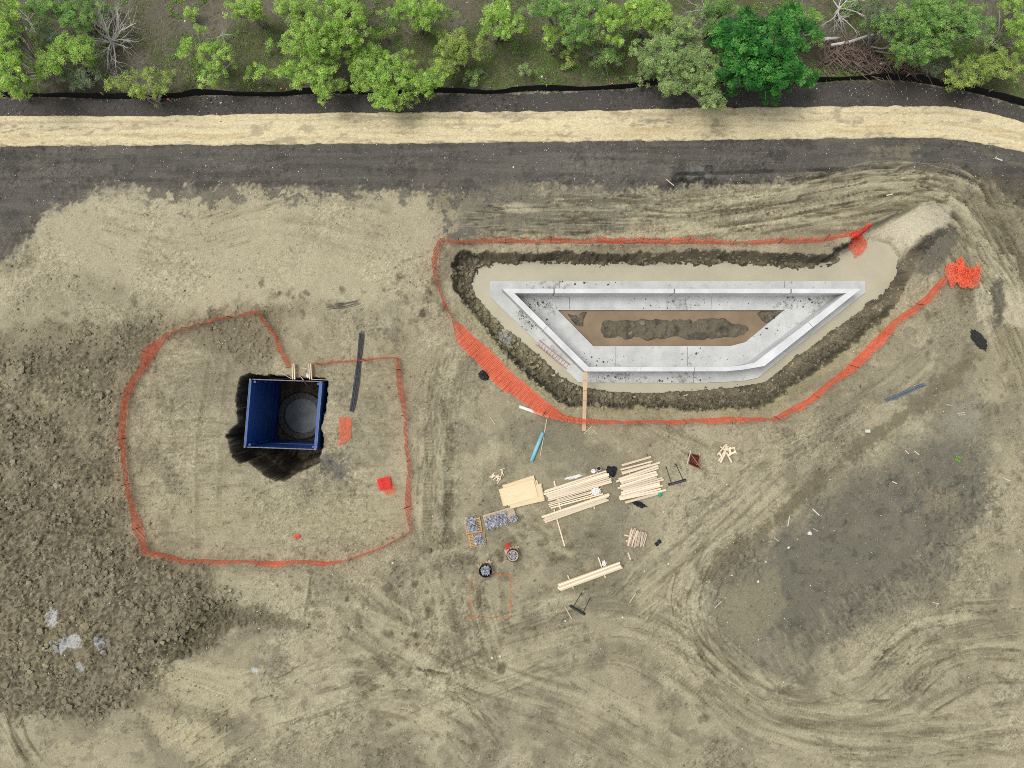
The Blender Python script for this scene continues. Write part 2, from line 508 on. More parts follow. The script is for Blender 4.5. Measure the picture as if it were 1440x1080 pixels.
# dark strip between straw path and silt fence, litter and weeds beyond it
edge_top = [(-900, 138), (70, 137), (290, 134), (480, 132), (690, 132), (800, 128), (880, 125), (930, 119), (1130, 117), (1200, 113), (1270, 114), (1330, 123), (1370, 131), (1440, 150), (2400, 420)]
paint(pmask([(-900, 175), (1340, 165), (1440, 190), (2400, 450)] + edge_top[::-1], 2, 3), MULCH, 1.0)
LIT = pmask(edge_top + [(2400, -9000), (-900, -9000)], 2, 3)
paint(LIT, LITTER, 1.0)
paint(LIT * sm(0.02, 0.22, noise(1.2, 5, 23) + 0.05), srgb(116, 110, 99), 0.6)
GR = np.zeros(SH)
for poly in ([(230, 60), (470, 20), (470, 132), (230, 134), (270, 100)], [(560, 40), (680, 40), (900, 60), (930, 116), (700, 130), (600, 128)], [(760, 60), (800, 55), (810, 110), (770, 105)], [(1170, 0), (1250, 10), (1230, 60), (1180, 50)], [(840, 108), (930, 100), (925, 120), (830, 124)], [(1320, 60), (1440, 20), (1440, 140), (1330, 110)], [(0, 20), (60, 10), (60, 130), (0, 130)]):
    GR = np.maximum(GR, pmask(poly, 12, 22, 1.3, 24))
GR = np.maximum(GR * LIT, LIT * 0.7 * sm(-.02, .16, noise(2.4, 5, 966)))
paint(GR * sm(-0.25, 0.2, noise(0.5, 4, 25)), WEED, 0.8)
paint(GR * sm(0.05, 0.2, noise(0.9, 5, 967)), srgb(92, 116, 58), 0.7)
Hh += LIT * (noise(1.1, 4, 26) * 0.35)

# rough, clod covered ground at left
ROUGH = pmask([(-300, 480), (0, 470), (60, 455), (230, 450), (330, 432), (420, 432), (400, 470), (370, 520), (240, 470), (190, 540), (176, 640), (190, 760), (260, 800), (330, 840), (300, 900), (220, 950), (120, 1010), (30, 1000), (-300, 980)], 16, 18, 1.0, 27)
paint(ROUGH, CLOD, 0.85)
HEAP = pmask([(-200, 660), (60, 690), (150, 735), (210, 790), (275, 800), (330, 845), (300, 880), (240, 905), (205, 960), (130, 1010), (30, 1005), (-200, 960)], 24, 22, 1.2, 28)
paint(HEAP, srgb(132, 124, 101), 0.75)
paint(pmask([(30, 850), (90, 840), (150, 860), (150, 930), (60, 960), (20, 900)], 12, 14, 0.8, 29), srgb(136, 127, 98), 0.5)
c1, r1 = clod_field(X, Y, 0.55, 100, 0.75)
c2, r2 = clod_field(X + 0.2, Y, 0.27, 110, 0.8)
c3, r3 = clod_field(X, Y + 0.1, 0.17, 120, 0.6)
hp = np.exp(-(((U - 120) / 170) ** 2 + ((V - 875) / 100) ** 2)) * HEAP
LEFTUP = ROUGH * (1 - HEAP) * sm(215, 120, U) * sm(450, 520, V)
Hh += LEFTUP * (np.minimum(c1, .45) * 0.30 * sm(-.1, .12, noise(2.0, 3, 1001)) + c2 * .12)
Hh += hp * 0.9 + HEAP * ((np.minimum(c1, .5) * 0.34 * sm(-.05, .15, noise(2.2, 3, 961)) + np.minimum(c2, .45) * 0.26 + c3 * .14) * (.35 + .65 * sm(-.15, .1, noise(1.6, 3, 962))) + noise(1.8, 4, 963) * .35) + ROUGH * (np.minimum(c2, .45) * 0.22 * sm(-0.12, 0.1, n_mid + 0.10) + c3 * 0.08)
paint(HEAP * sm(0, .16, noise(1.5, 4, 964)), srgb(138, 130, 106), 0.6)
paint(HEAP * sm(.1, .2, c1) * (0.1 + .8 * r1), srgb(146, 138, 114), 0.45)
paint(HEAP * (c1 < 0.05) * (c2 < .1), srgb(92, 86, 68), 0.6)
paint(ROUGH * (1 - HEAP) * sm(0.0, 0.2, noise(1.9, 4, 811)), srgb(152, 144, 116), 0.6)
paint(ROUGH * (1 - HEAP) * (c2 > 0.25) * (r2 > 0.5), srgb(140, 132, 108), 0.5)
paint(ROUGH * (1 - HEAP) * (c2 < 0.1) * (n_mid > 0.02), srgb(92, 86, 68), 0.5)
for a, b, rr in ((84, 865, 13), (95, 905, 9), (112, 898, 12), (150, 897, 10), (122, 933, 6), (80, 905, 5), (356, 944, 5)):
    paint(pmask([(a + rr * math.cos(t) * random.uniform(.7, 1.1), b + rr * math.sin(t) * random.uniform(.7, 1.1)) for t in np.linspace(0, 5.6, 8)], 2, 7, 0.35, 30 + rr), srgb(190, 192, 190), 0.75)
# inside the left fence: cleat combed soil
inn = pmask([(240, 475), (360, 450), (405, 520), (440, 515), (552, 508), (570, 740), (480, 780), (215, 768), (180, 660), (195, 550)], 20, 12)
cl = fbm(X / 1.0 + 3, Y / 0.16, 3, 31) * inn
cl2 = fbm((X + Y * 0.4) / 0.14, (Y - X * .3) / 0.9, 3, 33) * inn
paint(sm(0.02, 0.25, cl), srgb(118, 111, 86), 0.5); paint(sm(0.05, 0.3, -cl2), srgb(168, 160, 128), 0.45)
Hh += cl * 0.05 + cl2 * 0.05
paint(pmask([(345, 520), (250, 470), (330, 450), (390, 500)], 14, 16), srgb(128, 121, 98), 0.6)
paint(pmask([(452, 640), (490, 650), (480, 675), (455, 665)], 6, 10, .6, 34), srgb(98, 96, 92), 0.7)
paint(pmask([(380, 690), (560, 700), (550, 760), (400, 770), (250, 740), (230, 700)], 18, 16, 1.0, 35), srgb(166, 158, 126), 0.5)

# bands combed by wheels and tracks: (line, half width px, colour strength, relief m, across m)
def band(pts, hw, ca, ha, across=0.3, seed=40, lo=srgb(112, 104, 82), hi=srgb(182, 174, 142), lng=4.0):
    global ALB
    pts = smooth_line(pts)
    W, sa, d, L = along(pts, hw)
    fade = sm(hw / S, hw / S * 0.6, np.abs(d)) * sm(0, 1.5, sa) * sm(L, L - 1.5, sa)
    n = fbm(sa / lng, d / across, 4, seed)
    g = np.zeros(SH); g[W] = n * fade
    paint(sm(0.03, 0.25, g), hi, ca); paint(sm(0.03, 0.25, -g), lo, ca)
    n2 = fbm(sa / (lng * 1.6), d / (across * 1.3), 3, seed + 300)
    ln = np.exp(-(n2 / 0.022) ** 2) * fade * sm(-0.12, 0.10, fbm(sa / 1.5, d / 0.8, 3, seed + 400))
    ln2 = np.exp(-((n2 - 0.055) / 0.022) ** 2) * fade
    g[W] = ln; paint(g, srgb(96, 90, 72), min(1, ca * (0.8 if pts[0][1] > 500 else 1.1))); g[W] = ln2; paint(g, hi, ca * 0.6)
    Hh[W] += n * fade * ha - ln * (0.07 + ha * 0.5) + ln2 * (0.03 + ha * .3)
def track(pts, hw, depth, cleat=0.22, col=None, k=0.5, berm=True):
    pts = smooth_line(pts)
    W, sa, d, L = along(pts, hw * 2.6)
    h = hw / S
    inside = sm(h, h * 0.7, np.abs(d)) * sm(0, 0.8, sa) * sm(L, L - 0.8, sa)
    gap = sm(-0.15, 0.15, noise(2.0, 3, 47)[W])
    inside = inside * (0.35 + 0.65 * gap)
    Hh[W] -= inside * depth * (1 + (0.9 * np.sign(np.sin(sa * 2 * math.pi / cleat)) if cleat else 0))
    if berm:
        Hh[W] += np.exp(-((np.abs(d) - h * 1.3) / (h * 0.35)) ** 2) * depth * 1.4 * sm(0, .8, sa) * sm(L, L - .8, sa) * (0.5 + noise(0.4, 3, 48)[W] * 2)
    if col is not None:
        g = np.zeros(SH); g[W] = inside * (0.45 + 0.55 * (np.sin(sa * 2 * math.pi / cleat) > 0) if cleat else 1.0); paint(g, np.array(col) * .8, min(1, k * 1.35))
band([(640, 310), (800, 312), (950, 308), (1100, 288), (1230, 262), (1310, 268), (1375, 330), (1430, 430), (1470, 520)], 44, 0.85, 0.24, 0.36, 41)
band([(1100, 320), (1230, 305), (1300, 280), (1360, 320), (1400, 400)], 28, 0.7, 0.16, 0.35, 42)
band([(1360, 250), (1400, 320), (1450, 400), (1500, 480)], 40, 0.9, 0.34, 0.4, 43)
band([(1230, 262), (1330, 262), (1400, 300), (1470, 330)], 40, 0.7, 0.25, 0.34, 561, lng=2)
band([(760, 285), (880, 292), (1000, 286), (1120, 275)], 24, 0.7, 0.14, 0.26, 562, lng=3)
band([(1330, 330), (1380, 400), (1410, 470), (1440, 560)], 30, 0.6, 0.15, 0.4, 44)
band([(870, 870), (950, 800), (1040, 720), (1110, 650)], 60, 0.55, 0.07, 0.28, 45, lng=2.5)
band([(1010, 770), (978, 850), (1010, 930), (1100, 985), (1210, 975), (1300, 905), (1440, 880), (1500, 880)], 55, 0.6, 0.08, 0.5, 46)
band([(500, 1000), (700, 920), (860, 880), (980, 930), (1100, 1020), (1300, 1050), (1460, 1040)], 75, 0.45, 0.07, 0.6, 49, lng=5)
band([(250, 1075), (380, 1000), (520, 960), (640, 1000), (700, 1060)], 60, 0.6, 0.12, 0.5, 50, lng=2)
band([(300, 825), (380, 835), (470, 842)], 34, 0.6, 0.05, 0.3, 51)
band([(200, 950), (280, 965), (350, 985)], 34, 0.75, 0.06, 0.3, 52)
band([(655, 830), (668, 880), (690, 960)], 50, 0.5, 0.08, 0.35, 53)
band([(560, 800), (600, 880), (560, 960)], 60, 0.45, 0.08, 0.5, 54, lng=2)
band([(0, 1000), (20, 1040), (45, 1090)], 24, 0.6, 0.16, 0.3, 55)
band([(690, 730), (760, 760), (880, 780)], 45, 0.5, 0.07, 0.5, 56, lng=1.5)
band([(1440, 1010), (1300, 1030), (1180, 1035), (1080, 1010), (1000, 960)], 45, 0.5, 0.06, 0.4, 551, lng=6)
band([(960, 1075), (820, 1000), (700, 960), (560, 900), (480, 840)], 60, 0.5, 0.06, 0.4, 552, lng=4)
band([(880, 560), (1010, 640), (1090, 640), (1220, 570), (1330, 480)], 26, 0.4, 0.04, 0.3, 553, lng=3)
band([(640, 480), (620, 560), (610, 680), (620, 780)], 40, 0.5, 0.06, 0.3, 554, lng=2)
band([(130, 300), (260, 330), (400, 300), (560, 330)], 60, 0.25, 0.03, 0.5, 555, lng=5)
band([(20, 300), (40, 340), (20, 390)], 40, 0.4, 0.04, 0.4, 556, lng=3)
band([(1100, 215), (1250, 208), (1350, 215), (1460, 245)], 22, 0.35, 0.03, 0.35, 557, lo=srgb(78, 76, 72), hi=srgb(122, 118, 106))
band([(300, 235), (600, 228), (900, 228), (1100, 232)], 26, 0.35, 0.03, 0.4, 558, lo=srgb(78, 77, 75), hi=srgb(118, 115, 106), lng=8)
for a in (0, 26, 60):
    track([(1440, 898 + a), (1370, 900 + a), (1310, 925 + a), (1275, 975 + a * .6), (1200, 1000 + a * .4), (1090, 985 + a * .4)], 5, 0.035, 0.2, srgb(120, 113, 88), 0.35)
track([(600, 560), (604, 640), (600, 765)], 7, 0.05, 0.24, srgb(122, 115, 92), 0.35)
track([(628, 560), (632, 640), (630, 765)], 8, 0.06, 0.24, srgb(104, 98, 78), 0.45)
track([(297, 500), (282, 600), (278, 700), (280, 780)], 4, 0.03, 0.2, srgb(128, 120, 96), 0.3)
track([(325, 500), (312, 600), (308, 760)], 4, 0.025, 0.2, srgb(128, 120, 96), 0.3)
track([(940, 246), (1100, 240), (1180, 238), (1260, 235)], 3, 0.05, 0, BLACKSOIL, 0.6)
track([(990, 256), (1080, 256), (1180, 246)], 3, 0.05, 0, BLACKSOIL, 0.5)
track([(672, 815), (678, 870), (700, 920)], 4, 0.04, 0.2, srgb(118, 110, 86), 0.4)
track([(702, 805), (712, 862)], 4, 0.05, 0.2, srgb(112, 104, 82), 0.5)
track([(440, 805), (436, 835), (428, 875)], 3, 0.09, 0, srgb(104, 97, 76), 0.5)
track([(1010, 985), (1060, 1010), (1160, 1030), (1300, 1040), (1440, 1065)], 4, 0.03, 0.2, srgb(126, 118, 92), 0.35)
track([(865, 905), (930, 935), (1000, 990), (1090, 1040)], 6, 0.03, 0.22, srgb(130, 122, 96), 0.35)
for ln in ([(1440, 930), (1380, 928), (1330, 945), (1290, 985)], [(1440, 915), (1370, 914), (1318, 935), (1280, 980)], [(1440, 960), (1385, 962), (1340, 985), (1300, 1010)], [(985, 800), (968, 850), (990, 905), (1050, 955), (1110, 978)], [(1000, 790), (985, 850), (1008, 905), (1060, 945)], [(1160, 968), (1200, 985), (1260, 985)], [(700, 305), (800, 312), (900, 304), (1000, 312)], [(880, 290), (960, 300), (1060, 292), (1160, 276)], [(1000, 320), (1100, 306), (1200, 284), (1280, 272), (1340, 290)], [(1060, 330), (1160, 312), (1250, 296), (1310, 296)], [(1330, 350), (1380, 410), (1420, 470), (1440, 520)], [(1370, 300), (1410, 370), (1440, 430)], [(1385, 270), (1430, 350), (1460, 420)], [(500, 970), (560, 940), (640, 950)], [(30, 1000), (40, 1040), (70, 1080)], [(10, 1000), (20, 1040), (45, 1080)]):
    track(ln, 2.2, 0.05, 0, srgb(112, 105, 82), 0.6)
paint(pmask([(305, 806), (438, 808), (432, 872), (380, 866), (300, 850)], 5, 9, 0.5, 57), srgb(172, 164, 134), 0.6)
paint(pmask([(228, 920), (345, 945), (352, 1000), (290, 1010), (200, 985)], 6, 10, 0.5, 58), srgb(182, 173, 140), 0.65)
paint(pmask([(200, 1000), (280, 1010), (330, 1060), (300, 1080), (230, 1040)], 8, 12, 0.5, 59), srgb(184, 174, 138), 0.6)
paint(pmask([(575, 900), (610, 905), (605, 935), (570, 930)], 8, 10, 0.6, 60), PALE, 0.6)
# spill of clods to the right of the heap
SP = pmask([(270, 838), (345, 850), (430, 872), (440, 885), (330, 880), (300, 912), (240, 930), (260, 880)], 6, 9, 0.5, 62)
SP = np.maximum(SP, pmask([(622, 560), (640, 560), (642, 770), (596, 775), (596, 758), (624, 752)], 5, 9, 0.5, 63) * 0.9 * sm(-.15, .15, noise(0.7, 4, 823)))
SP = np.maximum(SP, pmask([(995, 805), (1030, 780), (1080, 790), (1060, 825), (1000, 830)], 6, 12, 0.5, 64))
SP = np.maximum(SP, pmask([(1345, 400), (1375, 395), (1385, 420), (1350, 430)], 5, 8, 0.5, 65))
SP = np.maximum(SP, pmask([(1375, 245), (1440, 258), (1500, 300), (1500, 420), (1440, 400), (1400, 340), (1370, 280)], 8, 12, 0.8, 66) * 0.8)
SP *= .85
SP = np.maximum(SP, pmask([(220, 950), (250, 985), (350, 1010), (330, 1030), (230, 1000), (180, 990)], 6, 12, 0.5, 67) * 0.5)
paint(SP, srgb(104, 97, 76), 0.75)
Hh += SP * (c2 * 0.22 + c3 * 0.1)
# scattered dark tufts and clods, mottled damp patches
for (a, b, c, d, nn) in ((330, 400, 620, 450, 40), (20, 420, 200, 460, 8), (560, 780, 860, 930, 46), (500, 860, 720, 1070, 60), (1300, 430, 1440, 760, 60), (660, 720, 860, 800, 30), (420, 800, 640, 900, 36), (960, 860, 1200, 1070, 26), (560, 380, 640, 440, 12)):
    for _ in range(nn):
        x, y, r = random.uniform(a, c), random.uniform(b, d), random.uniform(2, 8)
        e = random.uniform(0, 3.14); k = random.uniform(.4, 1)
        q = [(x + r * math.cos(t) * math.cos(e) - r * k * math.sin(t) * math.sin(e), y + r * math.cos(t) * math.sin(e) + r * k * math.sin(t) * math.cos(e)) for t in np.linspace(0, 5.5, 7)]
        W = window(q, 22)
        s_ = sdist(q, U[W], V[W]) + noise(0.4, 4, 68)[W] * 16
        mk = sm(-2, 3, s_)
        kk = random.uniform(.3, .75)
        ALB[W] = ALB[W] * (1 - (mk * kk)[..., None]) + np.array(srgb(104, 97, 76)) * (mk * kk)[..., None]
        Hh[W] += mk * 0.035 + mk * c3[W] * 0.12
# dark damp patch at right, its rough rim and combed slope
paint(pmask(smooth_line([(990, 820), (1060, 775), (1150, 690), (1260, 605), (1345, 545), (1375, 505), (1355, 500), (1290, 555), (1180, 640), (1060, 745), (985, 800), (990, 820)], 4), 8, 14, 0.8, 69), srgb(112, 104, 82), 0.75)
paint(pmask([(985, 815), (1060, 780), (1180, 680), (1300, 600), (1360, 560), (1400, 640), (1380, 720), (1340, 810), (1230, 880), (1140, 950), (1060, 950), (1010, 900)], 26, 24, 1.3, 706), srgb(122, 117, 99), 0.7)
DP = pmask([(1290, 640), (1335, 612), (1370, 640), (1394, 690), (1355, 745), (1330, 805), (1260, 840), (1190, 875), (1130, 905), (1080, 895), (1050, 845), (1080, 790), (1110, 745), (1180, 690)], 22, 26, 1.2, 70)
paint(DP, srgb(108, 105, 92), 0.78)
paint(DP * sm(0.03, 0.2, noise(0.8, 5, 824) + n_mid * .5), srgb(130, 124, 104), 0.45)
paint(DP * sm(0.08, 0.25, noise(0.6, 5, 825)), srgb(84, 82, 74), 0.6)
paint(pmask([(1050, 815), (1090, 800), (1110, 850), (1070, 900), (1000, 880), (1010, 840)], 10, 12, 0.8, 71), srgb(138, 131, 105), 0.7)
paint(pmask([(1295, 690), (1345, 690), (1350, 715), (1300, 720)], 8, 10, 0.7, 72), srgb(134, 127, 103), 0.7)
paint(pmask([(1340, 570), (1375, 560), (1370, 610), (1320, 620)], 6, 14, 0.6, 73), srgb(150, 146, 128), 0.5)
comb = pmask([(1075, 880), (1200, 830), (1335, 740), (1365, 770), (1250, 870), (1130, 960), (1060, 940)], 14, 12, 0.8, 74)
cx2 = (X * math.cos(.55) + Y * math.sin(.55)); cy2 = (-X * math.sin(.55) + Y * math.cos(.55))
cb = (fbm(cx2 / 0.17, cy2 / 0.9, 3, 75) * .75 + noise(0.5, 4, 826) * .5) * comb
paint(sm(0.04, 0.25, cb), srgb(92, 88, 74), 0.55); paint(sm(0.04, 0.3, -cb), srgb(164, 156, 124), 0.4)
Hh += cb * 0.07
paint(pmask([(1380, 500), (1440, 440), (1500, 480), (1500, 620), (1440, 560)], 14, 22, 1.0, 76), srgb(146, 138, 110), 0.6)
paint(pmask([(1368, 398), (1395, 396), (1400, 440), (1375, 452)], 6, 9, 0.6, 77), srgb(188, 179, 152), 0.7)
paint(pmask([(1415, 405), (1455, 410), (1450, 462), (1410, 456)], 6, 9, 0.6, 78), srgb(194, 184, 156), 0.75)
paint(pmask([(1396, 392), (1412, 395), (1410, 460), (1398, 460)], 3, 7, 0.6, 79), srgb(92, 90, 78), 0.8)
paint(pmask([(760, 570), (850, 630), (830, 660), (770, 660), (740, 620)], 16, 18), srgb(118, 113, 94), 0.5)
paint(pmask([(780, 730), (900, 720), (900, 790), (820, 790)], 18, 16), srgb(124, 118, 98), 0.5)
paint(pmask([(820, 820), (880, 790), (890, 850), (830, 870)], 12, 14), srgb(116, 110, 90), 0.5)

# ---- trench round the concrete basin
ZW = -1.85
T_TOP = [(636, 372), (640, 362), (652, 355), (720, 356), (800, 354), (880, 357), (960, 354), (1060, 356), (1120, 358), (1164, 357), (1183, 346), (1204, 332), (1222, 322), (1250, 312), (1300, 292), (1322, 292), (1338, 305), (1322, 322), (1300, 342), (1277, 400), (1261, 417), (1248, 443), (1200, 484), (1146, 523), (1085, 564), (1069, 572), (980, 577), (926, 574), (870, 571), (825, 572), (800, 573), (756, 541), (718, 507), (693, 475), (665, 441), (637, 403)]
T_SHORE = G([(672, 376), (690, 370), (760, 371), (850, 372), (940, 369), (1040, 371), (1110, 377), (1165, 376), (1190, 362), (1212, 350), (1232, 338), (1250, 343), (1264, 362), (1262, 385), (1240, 420), (1210, 437), (1160, 474), (1110, 510), (1076, 537), (1030, 545), (985, 549), (920, 553), (850, 551), (826, 545), (806, 541), (785, 528), (756, 499), (728, 475), (706, 459), (690, 440), (670, 418), (662, 398)], ZW)
W = window(T_TOP, 14)
nz = noise(0.9, 4, 80)[W]; nz2 = noise(0.3, 3, 81)[W]
d_in = sdist(T_TOP, U[W], V[W]) + nz * 9 + nz2 * 8
d_sh = -sdist(T_SHORE, U[W], V[W]) + nz * 15 + nz2 * 10 + noise(2.0, 3, 971)[W] * 10 + 2.0
t = np.clip(d_in, 0, None) / (np.clip(d_in, 0, None) + np.clip(d_sh, 0, None) + 0.6)
nface = sm(430, 400, V[W]) * sm(660, 690, U[W])
prof = (0.50 + .28 * nface) * sm(0, 0.15 + .25 * nface, t) + (0.50 - .28 * nface) * t
hz = ZW * prof
# ramp of gravel up to the north east
rx, ry = 1326 - 1254, 300 - 350
rs = np.clip(((U[W] - 1254) * rx + (V[W] - 350) * ry) / (rx * rx + ry * ry), 0, 1)
RAMP = [(1192, 352), (1222, 322), (1250, 308), (1300, 284), (1338, 290), (1336, 312), (1300, 334), (1268, 380), (1240, 398), (1215, 385)]
rm = sm(-4, 4, sdist(RAMP, U[W], V[W]) + nz * 6)
hz = hz * (1 - rm) + (ZW * (1 - rs) - 0.05) * rm
inside = sm(0, 3, -sdist(T_SHORE, U[W], V[W]) * -1)
hz = np.where(sdist(T_SHORE, U[W], V[W]) > 0, np.minimum(hz, ZW - 0.02 - 0.30 * np.clip(sdist(T_SHORE, U[W], V[W]) / 30, 0, 1)), hz)
cut = sm(0.0, 0.06, t)
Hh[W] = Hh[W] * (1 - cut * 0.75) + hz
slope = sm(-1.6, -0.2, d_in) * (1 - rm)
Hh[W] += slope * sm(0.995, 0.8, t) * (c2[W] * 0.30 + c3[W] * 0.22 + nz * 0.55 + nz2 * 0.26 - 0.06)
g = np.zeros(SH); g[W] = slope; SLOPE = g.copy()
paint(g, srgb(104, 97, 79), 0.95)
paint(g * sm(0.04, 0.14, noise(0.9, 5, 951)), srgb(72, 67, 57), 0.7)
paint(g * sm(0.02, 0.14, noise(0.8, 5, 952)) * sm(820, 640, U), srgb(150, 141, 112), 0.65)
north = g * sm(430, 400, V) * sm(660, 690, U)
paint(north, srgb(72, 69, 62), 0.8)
rim_shade = np.zeros(SH); rim_shade[W] = np.exp(-((d_in - 2) / 3.0) ** 2); paint(rim_shade * g, srgb(66, 62, 53), 0.6)  # thin shadow under the cut rim, painted into the soil colour
paint(g * sm(0.22, 0.32, c2) * (r2 > .35), srgb(118, 111, 90), 0.55)
paint(g * sm(0.0, 0.2, noise(0.6, 4, 830)), srgb(104, 98, 80), 0.5)
paint(g * pmask([(690, 420), (780, 500), (770, 530), (700, 480), (660, 430)], 8, 10, .6, 82), srgb(150, 142, 108), 0.6)
paint(g * pmask([(700, 468), (714, 462), (722, 478), (706, 482)], 4, 6, .4, 83), srgb(186, 190, 184), 0.6)
g[W] = rm; paint(g, GRAV, 0.85)
paint(pmask([(1290, 350), (1325, 318), (1345, 322), (1345, 350), (1310, 385), (1280, 390)], 5, 9, 0.5, 831), srgb(98, 94, 84), 0.75)
paint(pmask([(1290, 352), (1318, 326), (1332, 322), (1316, 340), (1296, 362)], 3, 5, 0.5, 832), srgb(70, 67, 60), 0.8)  # shadow side of the bank right of the ramp, painted dark
g[W] = rm * sm(0.55, 1, rs); paint(g, srgb(150, 143, 122), 0.5)
g = np.zeros(SH); ss = sdist(T_SHORE, U[W], V[W])
g[W] = np.exp(-((ss + 5) / 6.0) ** 2) * sm(-0.25, 0.15, nz + 0.05); paint(g, srgb(150, 140, 115), 0.65)
# pale grassy fringe outside the rim, as a crust
g[W] = np.exp(-((d_in + 6) / 6.0) ** 2) * sm(420, 450, V[W]); paint(g, srgb(150, 143, 100), 0.45)
# floor under the slab and the mud island inside the basin
SLAB_OUT = [(689, 395), (1217, 395), (1217, 411), (1114, 492), (1066, 531), (1044, 536), (980, 538.5), (820, 538), (813, 537), (689, 417)]
HOLE = [(784.6, 436), (1103, 436), (1048.7, 481), (1028, 486.6), (834.3, 486.8)]
us = sdist(G(SLAB_OUT, -1.7), U[W], V[W])
Hh[W] = np.where(us > 2, -2.4, Hh[W])
ISL = G([(841, 462), (848, 451), (900, 448), (960, 446), (1020, 448), (1052, 455), (1060, 464), (1048, 475), (1000, 478), (940, 477), (880, 479), (848, 475)], -1.95)
im = sm(-3, 4, sdist(ISL, U[W], V[W]) + nz * 9)
HC2 = G([(1060, 438), (1103, 438), (1075, 458)], -1.95)
im2 = sm(-3, 4, sdist(HC2, U[W], V[W]) + nz * 9)
HC3 = G([(790, 438), (826, 438), (822, 462), (808, 460)], -1.95)
im3 = sm(-2, 4, sdist(HC3, U[W], V[W]) + nz * 8)
Hh[W] += np.maximum(im, np.maximum(im2, im3)) * (0.52 + c2[W] * 0.18 + nz2 * 0.22 + nz * .2)
g = np.zeros(SH); g[W] = np.maximum(im, np.maximum(im2, im3)); paint(g, srgb(112, 104, 88), 0.9); paint(g * sm(0, .15, noise(.5, 4, 981)), srgb(82, 77, 68), .7)

# ---- pit round the trench box
PIT = [(348, 526), (339, 532), (333, 547), (332, 562), (334, 579), (336, 595), (326, 604), (319, 614), (323, 630), (328, 643), (336, 650), (348, 649), (363, 660), (377, 671), (384, 676), (400, 677), (409, 672), (416, 664), (433, 657), (448, 650), (451, 634), (456, 621), (451, 604), (456, 590), (457, 570), (460, 537), (454, 532), (444, 531), (428, 532), (412, 533), (394, 527), (377, 529), (357, 526)]
BX = [(350.5, 532.6), (453.5, 536.0), (445.5, 633.0), (342.5, 629.4)]
BXW = [P(a, b, 0.3) for a, b in BX]
W = window(PIT, 12)
d_in = sdist(PIT, U[W], V[W]) + noise(0.5, 4, 84)[W] * 7 + noise(0.2, 3, 827)[W] * 1.5
dpt = np.clip(d_in, 0, None)
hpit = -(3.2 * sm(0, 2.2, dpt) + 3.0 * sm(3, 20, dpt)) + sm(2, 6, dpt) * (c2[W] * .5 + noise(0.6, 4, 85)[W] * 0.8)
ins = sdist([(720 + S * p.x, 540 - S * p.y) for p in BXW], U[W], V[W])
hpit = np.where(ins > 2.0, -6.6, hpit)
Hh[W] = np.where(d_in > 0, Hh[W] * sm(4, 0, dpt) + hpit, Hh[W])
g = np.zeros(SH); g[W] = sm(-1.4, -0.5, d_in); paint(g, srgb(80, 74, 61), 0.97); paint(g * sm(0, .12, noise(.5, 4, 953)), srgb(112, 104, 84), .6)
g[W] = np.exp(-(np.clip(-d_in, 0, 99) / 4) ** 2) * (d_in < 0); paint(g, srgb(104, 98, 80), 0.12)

# mottling of single grains and crumbs
ALB *= (1 + (n_fine * 0.25 + noise(0.17, 2, 86) * 0.25 + RNG.normal(0, 0.12, SH)) * (0.40 + 0.75 * SMOOTHP))[..., None]
crumb = sm(0.30, 0.38, noise(0.16, 2, 88) + 0.35 * n_mid + 0.10 * SMOOTHP)
ALB = ALB * (1 - (crumb * 0.35)[..., None])
Hh += noise(0.26, 3, 87) * (0.025 + .04 * SMOOTHP) + RNG.normal(0, 0.010, SH) * (.4 + .8 * SMOOTHP) + crumb * 0.03
far = sm(0, 6, np.maximum(np.abs(X) - 38, np.abs(Y) - 29))
Hh *= (1 - far)
lum = (ALB * np.array([.3, .55, .15])).sum(-1, keepdims=True)
kk = (1 - LIT)[..., None]
ALB = ALB * (1 - 0.05 * kk) + lum * 0.05 * kk
ALB = np.clip(ALB, 0.012, 0.8)

def gz(x, y):
    j = int(np.clip(np.searchsorted(gx, x) - 1, 0, len(gx) - 2)); i = int(np.clip(np.searchsorted(gy, y) - 1, 0, len(gy) - 2))
    a = (x - gx[j]) / (gx[j + 1] - gx[j]); b = (y - gy[i]) / (gy[i + 1] - gy[i])
    return float((Hh[i, j] * (1 - a) + Hh[i, j + 1] * a) * (1 - b) + (Hh[i + 1, j] * (1 - a) + Hh[i + 1, j + 1] * a) * b)
def gza(x, y):
    j = np.clip(np.searchsorted(gx, x) - 1, 0, len(gx) - 2); i = np.clip(np.searchsorted(gy, y) - 1, 0, len(gy) - 2)
    return Hh[i, j]
def alba(x, y):
    j = np.clip(np.searchsorted(gx, x) - 1, 0, len(gx) - 2); i = np.clip(np.searchsorted(gy, y) - 1, 0, len(gy) - 2)
    return ALB[i, j]
def on(px, py, dz=0.0):
    p = P(px, py, 0.0); p.z = gz(p.x, p.y) + dz
    return p
def flat(px, py, r=10, dz=0.0):
    "highest ground near a spot, so a thing there sits on it"
    p = P(px, py, 0.0)
    z = [gz(p.x + a / S * r, p.y + b / S * r) for a in (-1, -.5, 0, .5, 1) for b in (-1, -.5, 0, .5, 1)]
    p.z = sum(z) / len(z) * 0.5 + max(z) * 0.5 + dz
    return p

